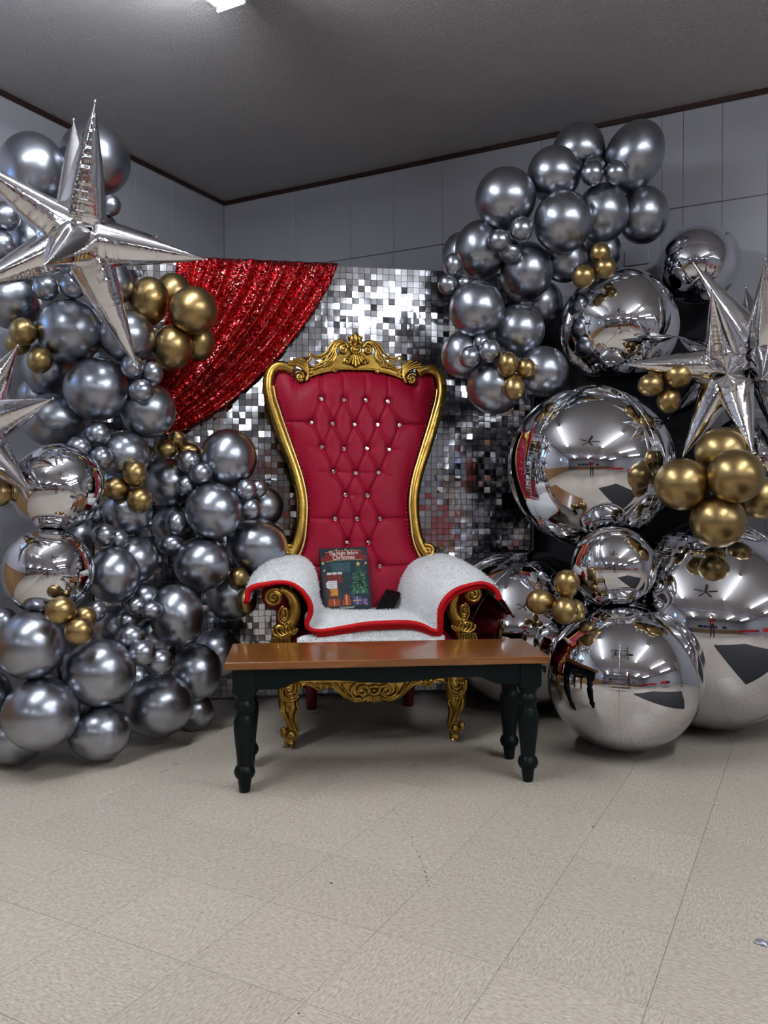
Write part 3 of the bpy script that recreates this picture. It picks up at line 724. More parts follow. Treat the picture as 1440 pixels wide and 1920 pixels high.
# ---- legs, apron
def cl(x, y, yl=0.): q = on_chair(500 + x / 3.6, 1260 + y / 3.6, yl); return (q.x, q.z)
legx = .5 * (cl(155, 480)[0] + cl(1278, 440)[0]); 
def L3(x, z, y): return Vector((legx + x, y, z))
def hleg(x, y): a = cl(x, y); return (abs(a[0] - legx), max(a[1], 0))
for s_ in (-1, 1):
    prof = [(155, 20, 78), (154, 60, 78), (152, 120, 74), (150, 160, 68), (150, 200, 70), (146, 235, 66), (148, 270, 60), (155, 310, 47), (165, 345, 38), (172, 375, 37), (168, 395, 42), (158, 415, 52), (152, 432, 50), (153, 446, 36), (155, 456, 34), (155, 519, 34)]
    lg = MB(); vs = []; n_ = 16
    for (x, y, hw) in prof:
        c = hleg(x, y); r_ = hw / 1657.
        yo = -.012 * math.sin(min(1, max(0, (y - 150) / 300)) * math.pi)
        for k in range(n_):
            a = 2 * math.pi * k / n_; ca, sa = math.cos(a), math.sin(a)
            sq = 1.0 / max(abs(ca), abs(sa)) ** .35
            vs.append(L3(s_ * c[0] + r_ * ca * sq, c[1], yo + .03 + min(r_, .04) * sa * sq))
    fs = [(j * n_ + i, j * n_ + (i + 1) % n_, (j + 1) * n_ + (i + 1) % n_, (j + 1) * n_ + i) for j in range(len(prof) - 1) for i in range(n_)] + [tuple(range(n_)), tuple((len(prof) - 1) * n_ + i for i in reversed(range(n_)))]
    lg.add(vs, fs); lgo = lg.build('leg', M['gilt'], ch)
    cv = MB()
    def ls(pts2, r0, r1, y=-.02):
        q = spline([(*hleg(*p), 0) for p in pts2], 6); k = len(q)
        cv.tube([L3(s_ * a.x, a.y, y) for a in q], [lerp(r0, r1, i / (k - 1)) for i in range(k)], 7)
    ls([(215, 70), (212, 120), (180, 165), (135, 170), (105, 140), (115, 100)], .005, .006)
    ls([(195, 75), (190, 115), (165, 140), (135, 135), (130, 105), (160, 95)], .005, .004, -.024)
    ls([(90, 90), (95, 150), (130, 185), (180, 185), (215, 150)], .006, .005)
    ls([(150, 235), (135, 215), (150, 205), (165, 220), (155, 260), (165, 320), (190, 370), (205, 410), (185, 440), (160, 430), (150, 412), (165, 400)], .004, .0055, -.026)
    ls([(205, 190), (200, 215), (215, 235), (195, 280), (200, 340), (212, 390)], .004, .005, -.016)
    ls([(115, 215), (120, 260), (145, 320), (160, 375)], .005, .004, -.026)
    c = hleg(116, 410); cv.lathe([(.004, -.022), (.014, -.014), (.016, 0), (.014, .014), (.004, .022)], 14, Matrix.Translation(L3(s_ * c[0], c[1], .0)))
    c = hleg(168, 416); cv.lathe([(.016, -.02), (.016, .01), (.008, .016)], 14, Matrix.Translation(L3(s_ * c[0], c[1], -.022)) @ Matrix.Rotation(R(90), 4, 'X'))
    cv.build('leg_carving', M['gilt'], lgo)
    # rear leg: plain dark sabre leg
    b = MB().tube([(s_ * .235 + .01, .55, .25), (s_ * .235 + .01, .56, .16), (s_ * .235 + .01, .585, .08), (s_ * .235 + .01, .60, .0)], [.036, .034, .028, .024], 12)
    b.build('rear_leg', M['leather_dark'], ch)
ap = MB()
hb = [hleg(*p) for p in ((225, 112), (245, 90), (290, 96), (340, 122), (400, 116), (432, 100), (470, 125), (520, 172), (570, 196), (620, 200), (690, 188), (718, 196), (745, 214))]
cen = hleg(716, 100)[0]
hb = [(x, z) for x, z in hb]; hb[-1] = (0, hb[-1][1]); topz = .262
poly = [(-x, z) for x, z in hb] + [(x, z) for x, z in reversed(hb[:-1])] + [(hb[0][0], topz), (-hb[0][0], topz)]
ap.plate(poly, lambda x, z, y: L3(x, z, y), .004, .03)
ap.build('apron', M['gilt'], ch, smooth=False)
ac = MB()
def asr(pts2, r0, r1, y=-.002):
    for s_ in (-1, 1):
        q = spline([(*hleg(*p), 0) for p in pts2], 6); k = len(q)
        ac.tube([L3(s_ * a.x, a.y, y) for a in q], [lerp(r0, r1, i / (k - 1)) for i in range(k)], 7)
asr([(700, 130), (672, 100), (632, 98), (615, 130), (640, 152), (668, 140), (655, 118)], .008, .006, -.008)
asr([(695, 160), (660, 185), (600, 195), (545, 170), (500, 130), (470, 96), (440, 78)], .008, .005)
asr([(640, 178), (595, 172), (570, 140), (575, 100), (600, 82)], .009, .004, -.006)
asr([(610, 188), (560, 170), (530, 130), (505, 85)], .007, .004, -.006)
asr([(560, 176), (520, 140), (480, 95), (455, 72)], .006, .004, -.004)
asr([(432, 100), (410, 84), (385, 92), (380, 110), (402, 112)], .006, .004)
asr([(360, 118), (335, 112), (320, 90), (345, 80), (352, 100)], .006, .004)
asr([(225, 108), (245, 86), (300, 78), (330, 84)], .006, .004)
for k in range(-2, 3):
    q = spline([(0 + k * .006, hleg(716, 160)[1], 0), (k * .011, hleg(716, 185)[1], 0), (k * .016, hleg(716, 205 - abs(k) * 7)[1], 0)], 5)
    ac.tube([L3(a.x, a.y, -.008) for a in q], [.006, .0062, .0065, .007, .0075, .008, .0082, .008, .0078, .0072, .006][:len(q)], 7)
c = hleg(716, 122)[1]; ring = [L3(.024 * math.cos(2 * math.pi * k / 24), c + .017 * math.sin(2 * math.pi * k / 24), -.008) for k in range(24)]
ac.tube(ring, .0065, 7, closed=True)
ac.lathe([(.014, -.01), (.012, .004), (.004, .008)], 16, Matrix.Translation(L3(0, c, -.002)) @ Matrix.Rotation(R(90), 4, 'X'))
ac.build('apron_carving', M['gilt'], ch)

# ------------------------------------------------------------------ fleece throw over seat and arms
fb = tag(empty('fleece_throw', CF0, CYAW), 'white fleece throw with red binding spread over the throne seat and arms', 'blanket')
YF = -.045
fr_px = [(464, 1130), (467, 1108), (480, 1099), (500, 1094), (522, 1091), (546, 1095), (566, 1108), (579, 1130), (581, 1150), (575, 1168), (580, 1180), (600, 1183), (640, 1177), (690, 1170), (740, 1169), (785, 1171), (812, 1181), (823, 1181), (824, 1160), (827, 1140), (838, 1122), (856, 1106), (880, 1096), (902, 1093), (920, 1100), (932, 1112), (936, 1124)]
front = [on_chair(x, y, YF) for x, y in fr_px]
def bkp(px, py, yl): return on_chair(px, py, yl)
yb = .50
bk_px = [(470, 1112), (474, 1090), (486, 1072), (505, 1058), (528, 1051), (552, 1049), (572, 1054), (586, 1070), (592, 1096), (597, 1124), (606, 1140), (622, 1146), (650, 1147), (685, 1148), (715, 1148), (738, 1146), (752, 1138), (756, 1122), (758, 1106), (765, 1086), (780, 1066), (806, 1052), (836, 1047), (862, 1054), (888, 1070), (908, 1086), (918, 1100)]
back = [on_chair(x, y, .36) for x, y in bk_px]
fs_ = spline(front, 8); bs_ = spline(back, 8); NSX = len(fs_); NYY = 46
def throw_pt(i, t_):
    p = fs_[i].lerp(bs_[i], t_) if t_ <= 1 else bs_[i].copy()
    if t_ > 1: p.y = lerp(.36, .52, t_ - 1)
    p.z += .012 * math.sin(min(t_, 1) * math.pi) 
    q = Vector((p.x * 9, p.y * 9, p.z * 9))
    p.z += .006 * noise.noise(q) ; p.x += .006 * noise.noise(q + Vector((5, 5, 5)))
    return p
rows = [[throw_pt(i, j / (NYY - 1) * 1.9) for i in range(NSX)] for j in range(NYY)]
TH = .016
top = [p for r_ in rows for p in r_]
me_ = MB(); me_.grid(top, NSX, NYY)
sheet = me_.build('fleece', M['fleece'], fb)
sm = sheet.modifiers.new('solid', 'SOLIDIFY'); sm.thickness = TH; sm.offset = 0
# lower layer that hangs over the seat front under the folded edge
low = []
lx0, lx1 = on_chair(558, 1190, YF).x, on_chair(834, 1190, YF).x
ztop_l = on_chair(700, 1182, YF).z
for j in range(10):
    for i in range(60):
        s_ = i / 59; t_ = j / 9
        x = lerp(lx0, lx1, s_); ed = 1 - abs(2 * s_ - 1) ** 6
        z = lerp(ztop_l - .004 - .03 * (1 - ed), .335, t_) + .008 * noise.noise(Vector((x * 14, t_ * 4, 2)))
        y = YF + .02 - .028 * math.sin(min(1, t_ * 1.6) * math.pi / 2) + .004 * noise.noise(Vector((x * 20, t_ * 5, 7)))
        low.append(Vector((x, y, z)))
lo = MB().grid(low, 60, 10).build('fleece', M['fleece'], fb); sm = lo.modifiers.new('solid', 'SOLIDIFY'); sm.thickness = .014; sm.offset = 0
# red bindings
def binding(pts_, r_): MB().tube(pts_, r_, 10).build('binding', M['binding'], fb)
b1 = [rows[0][i] + Vector((0, -.003, 0)) for i in range(NSX)]
binding(b1, [.0105 + .0015 * math.sin(i * .13) for i in range(NSX)])
k0 = int(NSX * .42)
b2 = []
for i in range(k0, NSX):
    p = rows[0][i].copy(); t_ = (i - k0) / (NSX - k0)
    nrm = Vector((.0, 0, -1)) if t_ < .35 else Vector((.55, 0, -.8))
    b2.append(p + nrm * .017 + Vector((0, .008, 0)))
binding(b2[:-int(8 * .8)], .010)
binding([p + Vector((0, .004, -.011)) for p in b1[int(NSX * .41):int(NSX * .62)]], .007)
c0 = rows[0][0]; binding([rows[j][0] + Vector((-.002, 0, 0)) for j in range(0, 22)], .0105)
binding([rows[j][-1] for j in range(0, 22)], .0095)
# pile: short curled tufts standing off the fleece
pile = MB(); pv = []; pf = []
rp = random.Random(3)
def tuft(p, n_):
    a = Vector((rp.gauss(0, 1), rp.gauss(0, 1), rp.gauss(0, 1))); a = (a - n_ * a.dot(n_)); a = a.normalized() * .0017
    h = n_ * rp.uniform(.002, .0055) + Vector((rp.gauss(0, .0022), rp.gauss(0, .0022), rp.gauss(0, .0022)))
    k = len(pv); pv.extend([tuple(p - a), tuple(p + a), tuple(p + h + a * .6), tuple(p + h * 1.25 - a * .4)]); pf.append((k, k + 1, k + 2, k + 3))
for _ in range(24000):
    j = rp.random() ** 1.15 * (NYY - 2); i = rp.random() * (NSX - 2); j0, i0 = int(j), int(i)
    p00, p10, p01 = rows[j0][i0], rows[j0][i0 + 1], rows[j0 + 1][i0]
    p = p00 + (p10 - p00) * (i - i0) + (p01 - p00) * (j - j0); n_ = (p10 - p00).cross(p01 - p00)
    if n_.length < 1e-9: continue
    n_.normalize()
    if n_.dot(Vector((0, -.3, 1))) < 0 and abs(n_.z) > .3: n_ = -n_
    mid = (i0 / NSX - .5)
    # outward side of the sheet is the upper side
    if abs(n_.z) <= .3: n_ = n_ if (n_.x * (1 if mid < 0 else -1)) > 0 and .12 < abs(mid) < .33 else -n_
    tuft(p + n_ * TH * .48, n_)
for _ in range(9000):
    k = rp.randrange(60 * 9 - 1); p = low[k].lerp(low[k + 60], rp.random()).lerp(low[min(k + 1, 599)], rp.random() * .5); tuft(p + Vector((0, -.0065, 0)), Vector((0, -1, .25)).normalized())
pile.add(pv, pf); o = pile.build('fleece_pile', M['pile'], fb, smooth=False); o['kind'] = 'stuff'

# ------------------------------------------------------------------ bench
bn = tag(empty('bench', (.0035, 2.987, 0), R(6.1)), 'dark painted bench with stained wooden top and turned legs before the throne', 'bench')
BL, BD, BH = 1.122, .365, .455
MB().box((-BL / 2, -BD / 2, BH - .026), (BL / 2, BD / 2, BH), .0025).build('bench_top', M['bench_top'], bn, smooth=False)
lx, ly = .498, .128
prof = [(.0165, 0), (.0185, .003), (.0235, .043), (.0245, .048), (.031, .052), (.036, .064), (.036, .074), (.031, .086), (.0255, .092), (.0275, .12), (.033, .17), (.037, .215), (.0365, .245), (.030, .262), (.0275, .266), (.030, .270), (.0285, .276), (.0305, .281), (.036, .288), (.0375, .297), (.036, .306), (.0305, .313), (.0285, .317), (.031, .322), (.034, .330), (.0355, .338)]
lgm = MB().lathe(prof, 28)
vs = []; hw = .038
for z, k in ((.328, .78), (.348, 1.), (BH - .026, 1.)):
    h = hw * k; c = h * (.55 if k < 1 else .97); vs += [(c, -h, z), (h, -c, z), (h, c, z), (c, h, z), (-c, h, z), (-h, c, z), (-h, -c, z), (-c, -h, z)]
lgm.add(vs, [tuple(range(7, -1, -1))] + [(j * 8 + i, j * 8 + (i + 1) % 8, j * 8 + 8 + (i + 1) % 8, j * 8 + 8 + i) for j in range(2) for i in range(8)] + [tuple(range(16, 24))])
l0 = lgm.build('leg', M['bench_paint'], bn, auto=35); lme = l0.data; bpy.data.objects.remove(l0)
for sx in (-1, 1):
    for sy in (-1, 1): o = link('leg', lme, bn); o.location = (sx * lx, sy * ly, 0)
def apron(name, L, off, axis, arch):
    q = []
    n_ = 60
    for k in range(n_ + 1):
        s_ = -1 + 2 * k / n_; a = abs(s_)
        e = .072 if a > .83 else (.072 - .026 * (0.5 - .5 * math.cos(math.pi * min(1, (.83 - a) / .17))) if a > .5 else .046 + .014 * (.5 + .5 * math.cos(math.pi * a / .5)))
        if not arch: e = .06
        q.append((s_ * L / 2, BH - .026 - e))
    poly = q + [(L / 2, BH - .027), (-L / 2, BH - .027)]
    b = MB(); f = (lambda x, z, y: Vector((x, off + y, z))) if axis == 'x' else (lambda x, z, y: Vector((off + y, x, z)))
    b.plate(poly, f, -.009, .009)
    if arch:
        sgn = -1 if off < 0 else 1
        b.tube([f(x, z + .008, sgn * .0085) for x, z in q[1:-1]], .0016, 6)
    b.build(name, M['bench_paint'], bn, smooth=False)
apron('apron', 2 * lx - .07, -ly - .022, 'x', True); apron('apron', 2 * lx - .07, ly + .022, 'x', True)
apron('apron', 2 * ly - .06, -lx - .02, 'y', False); apron('apron', 2 * ly - .06, lx + .02, 'y', False)

# ------------------------------------------------------------------ picture book leaning against the backrest
def W3(p): return CF0 + CX * p.x + CY * p.y + Vector((0, 0, p.z))
bl_, br_, tr_, tl_ = W3(on_chair(606, 1146, .345)), W3(on_chair(694, 1141, .355)), W3(on_chair(676, 1026, .438)), W3(on_chair(583, 1031, .428))
xa = ((br_ - bl_) + (tr_ - tl_)).normalized(); za = ((tl_ - bl_) + (tr_ - br_)); za = (za - xa * za.dot(xa)).normalized(); ya = za.cross(xa)
BWd = .5 * ((br_ - bl_).length + (tr_ - tl_).length); BHt = .5 * ((tl_ - bl_).length + (tr_ - br_).length)
bk = empty('picture_book'); bk.matrix_world = Matrix(((xa.x, ya.x, za.x, bl_.x), (xa.y, ya.y, za.y, bl_.y), (xa.z, ya.z, za.z, bl_.z), (0, 0, 0, 1)))
tag(bk, 'dark Christmas picture book with red title banner leaning on the throne back', 'book')
def cmat(n_, c, r_=.45): return mat('print_' + n_, tuple(x * .8 for x in c), .5, spec=.2)
M['cover'] = cmat('navy', (.012, .022, .030), .35)
MB().box((0, .0, 0), (BWd, .003, BHt), .0008).box((0, .014, 0), (BWd, .017, BHt), .0008).box((0, .0, 0), (.004, .017, BHt), .0008).build('cover', M['cover'], bk, smooth=False)
MB().box((.004, .003, .003), (BWd - .003, .014, BHt - .003)).build('pages', mat('paper', (.75, .72, .65), .8), bk, smooth=False)
art_cols = {}
def art(name, polys, col, lift):
    """flat printed shapes on the cover, u,v in 0..1 from the top left"""
    if col not in art_cols: art_cols[col] = cmat('%d' % len(art_cols), col)
    b = MB()
    for pl in polys:
        pts_ = [(u * BWd, (1 - v) * BHt) for u, v in pl]
        tris = tessellate_polygon([[Vector((a, c, 0)) for a, c in pts_]])
        b.add([(a, -lift, c) for a, c in pts_], [tuple(t_) for t_ in tris])
    o = b.build(name, art_cols[col], bk, smooth=False)
    if len(polys) > 2: o['kind'] = 'stuff'
    return o
def disc(u, v, r_, n_=12, k=1.): return [(u + r_ * math.cos(2 * math.pi * i / n_), v + r_ * k * BWd / BHt * math.sin(2 * math.pi * i / n_)) for i in range(n_)]
def rect(u0, v0, u1, v1): return [(u0, v0), (u1, v0), (u1, v1), (u0, v1)]
rb = random.Random(5)
art('printed_scene', [rect(.05, .2, .95, .93)], (.014, .035, .042), .0002)
art('printed_hearth', [rect(.10, .5, .36, .95), rect(.08, .44, .40, .50)], (.085, .030, .018), .0004)
art('printed_fire', [rect(.17, .66, .33, .77)], (.60, .26, .05), .0006)
art('printed_window', [rect(.24, .24, .62, .40)], (.03, .085, .11), .0004)
art('printed_banner', [[(.12, .07), (.30, .045), (.72, .045), (.88, .06), (.88, .21), (.70, .20), (.30, .205), (.12, .22)], [(.02, .16), (.12, .13), (.12, .22), (.05, .24)], [(.88, .12), (.98, .15), (.95, .24), (.88, .21)]], (.19, .012, .014), .0006)
art('printed_gilding', [[(.12, .065), (.30, .04), (.72, .04), (.88, .055), (.88, .061), (.72, .047), (.30, .047), (.12, .073)], [(.12, .214), (.30, .200), (.70, .196), (.88, .205), (.88, .211), (.70, .203), (.30, .207), (.12, .222)]] + [disc(.06, .24, .028), disc(.95, .27, .024), disc(.08, .36, .022), disc(.36, .03, .016), disc(.55, .03, .018), disc(.9, .93, .02), disc(.1, .95, .018)], (.58, .42, .18), .0008)
art('printed_tree', [[(.79, .30), (.64, .52), (.94, .52)], [(.79, .40), (.60, .64), (.97, .64)], [(.79, .5), (.57, .76), (.98, .76)]], (.022, .10, .060), .0006)
st = []
for k in range(10): a = -math.pi / 2 + k * math.pi / 5; q = .055 if k % 2 == 0 else .022; st.append((.79 + q * math.cos(a), .275 + q * BWd / BHt * math.sin(a)))
art('printed_star', [st], (.80, .58, .16), .0009)
art('printed_lights', [disc(rb.uniform(.66, .92), rb.uniform(.42, .75), .008, 6) for _ in range(34)], (.75, .70, .45), .0009)
art('printed_baubles', [disc(rb.uniform(.06, .95), rb.uniform(.24, .92), rb.uniform(.008, .018), 8) for _ in range(22)], (.40, .06, .05), .0008)
art('printed_snow', [disc(rb.uniform(.06, .95), rb.uniform(.22, .95), .0045, 5) for _ in range(60)], (.55, .62, .62), .0009)
art('printed_stockings', [[(u, .42), (u + .07, .42), (u + .07, .52), (u + .10, .56), (u + .03, .56), (u, .52)] for u in (.14, .25, .36)], (.20, .02, .02), .0007)
art('printed_cuffs', [rect(u - .012, .395, u + .082, .43) for u in (.14, .25, .36)], (.72, .68, .62), .0009)
art('printed_tag', [[(.10, .56), (.14, .53), (.32, .53), (.32, .655), (.14, .655), (.10, .625)]], (.74, .72, .74), .001)
art('printed_tag_lines', [rect(.16, .555 + k * .033, .30 - .02 * k, .561 + k * .033) for k in range(3)], (.12, .08, .2), .0012)
art('printed_gifts', [rect(.63, .80, .80, .93), rect(.82, .84, .93, .93)], (.07, .075, .24), .0008)
art('printed_parcels', [rect(.12, .82, .36, .93), rect(.40, .84, .58, .93), rect(.44, .76, .56, .84)], (.33, .055, .022), .0008)
art('printed_ribbons', [rect(.705, .80, .725, .93), rect(.63, .855, .80, .87), rect(.23, .82, .25, .93), rect(.48, .76, .51, .93), rect(.865, .84, .88, .93)], (.62, .35, .14), .001)
art('printed_credit', [rect(.34, .952, .66, .960), rect(.37, .968, .63, .976)], (.55, .52, .45), .0008)
def words(txt, u, v, size, wfit):
    c = bpy.data.curves.new('title_text', 'FONT'); c.body = txt; c.size = size; c.align_x = 'CENTER'; c.extrude = .0001; c.offset = .0003
    tmp = bpy.data.objects.new('title_text', c); COL.objects.link(tmp); bpy.context.view_layer.update()
    me = bpy.data.meshes.new_from_object(tmp.evaluated_get(bpy.context.evaluated_depsgraph_get())); bpy.data.objects.remove(tmp)
    o = bpy.data.objects.new('title_text', me); COL.objects.link(o); o.parent = bk
    me.materials.clear(); me.materials.append(M['title']); o.rotation_euler = (R(90), 0, 0); o.location = (u * BWd, -.0014, (1 - v) * BHt)
    xs = [v.co.x for v in me.vertices]; o.scale = (wfit * BWd / max(max(xs) - min(xs), 1e-4), 1, 1)
M['title'] = cmat('title', (.82, .72, .60))
words('The Night Before', .50, .118, .026, .60); words('Christmas', .50, .190, .030, .46)

# ------------------------------------------------------------------ phone lying tilted against the right arm
p_bl, p_br, p_tr, p_tl = W3(on_chair(701, 1146, .30)), W3(on_chair(735, 1152, .285)), W3(on_chair(757, 1107, .40)), W3(on_chair(722, 1107, .42))
ph = empty('smartphone'); c = (p_bl + p_br + p_tr + p_tl) / 4
za = ((p_tl - p_bl) + (p_tr - p_br)).normalized(); xa = ((p_br - p_bl) + (p_tr - p_tl)); xa = (xa - za * xa.dot(za)).normalized(); ya = za.cross(xa)
ph.matrix_world = Matrix(((xa.x, ya.x, za.x, c.x), (xa.y, ya.y, za.y, c.y), (xa.z, ya.z, za.z, c.z), (0, 0, 0, 1)))
tag(ph, 'black smartphone propped against the fleece on the throne seat', 'phone')
MB().box((-.038, -.005, -.076), (.038, .006, .076), .004).build('phone_body', M['black'], ph, smooth=False)
MB().box((-.034, -.0058, -.072), (.034, -.005, .072), .0005).build('phone_screen', M['screen'], ph, smooth=False)
MB().box((.0375, -.004, .0), (.0388, .002, .03), .0005).box((-.0388, -.004, .01), (-.0375, .002, .028), .0005).build('phone_buttons', M['screen'], ph, smooth=False)
# ------------------------------------------------------------------ scrap of foil on the floor
fp = P(1431, 1766, 1.86); fp.z = 0.
sb = MB(); q = []
for j in range(7):
    for i in range(7):
        x, y = (i - 3) * .0055, (j - 3) * .004
        q.append((x, y, .0015 + .008 * max(0, 1 - (x / .018) ** 2) * (.5 + .5 * math.sin(i * 1.9 + j)) * (1 if 0 < j < 6 else .15)))
sb.grid(q, 7, 7); so = sb.build('foil_scrap', mat('scrap_foil', (.55, .56, .66), .35, .6)); so.location = fp; so.rotation_euler = (0, 0, R(-40))
tag(so, 'small crumpled scrap of silver wrapper lying on the tile floor', 'litter')
sm = so.modifiers.new('solid', 'SOLIDIFY'); sm.thickness = .0006

# ------------------------------------------------------------------ chrome latex balloons
def balloon_mesh(name, m_, pear):
    prof = []
    n_ = 22
    for k in range(n_ + 1):
        th = math.pi * k / n_
        r_ = math.sin(th); z = math.cos(th)
        if pear and z < 0: z *= 1.42; r_ *= 1 - .26 * (z / -1.42) ** 2
        elif z < 0: z *= 1.06; r_ *= 1 - .05 * z * z
        if k == n_: break
        prof.append((max(r_, .002), z))
    zt_ = prof[-1][1]
    prof = prof[:-1] + [(.13, zt_ - .02), (.075, zt_ - .09), (.06, zt_ - .14), (.10, zt_ - .17), (.105, zt_ - .20), (.07, zt_ - .205)]
    b = MB().lathe(prof[::-1], 40).build(name, m_); me = b.data; bpy.data.objects.remove(b); return me
BM = {(c, p): balloon_mesh(('silver_balloon' if c == 'S' else 'gold_balloon'), M['silver'] if c == 'S' else M['gold'], p) for c in 'SG' for p in (False, True)}
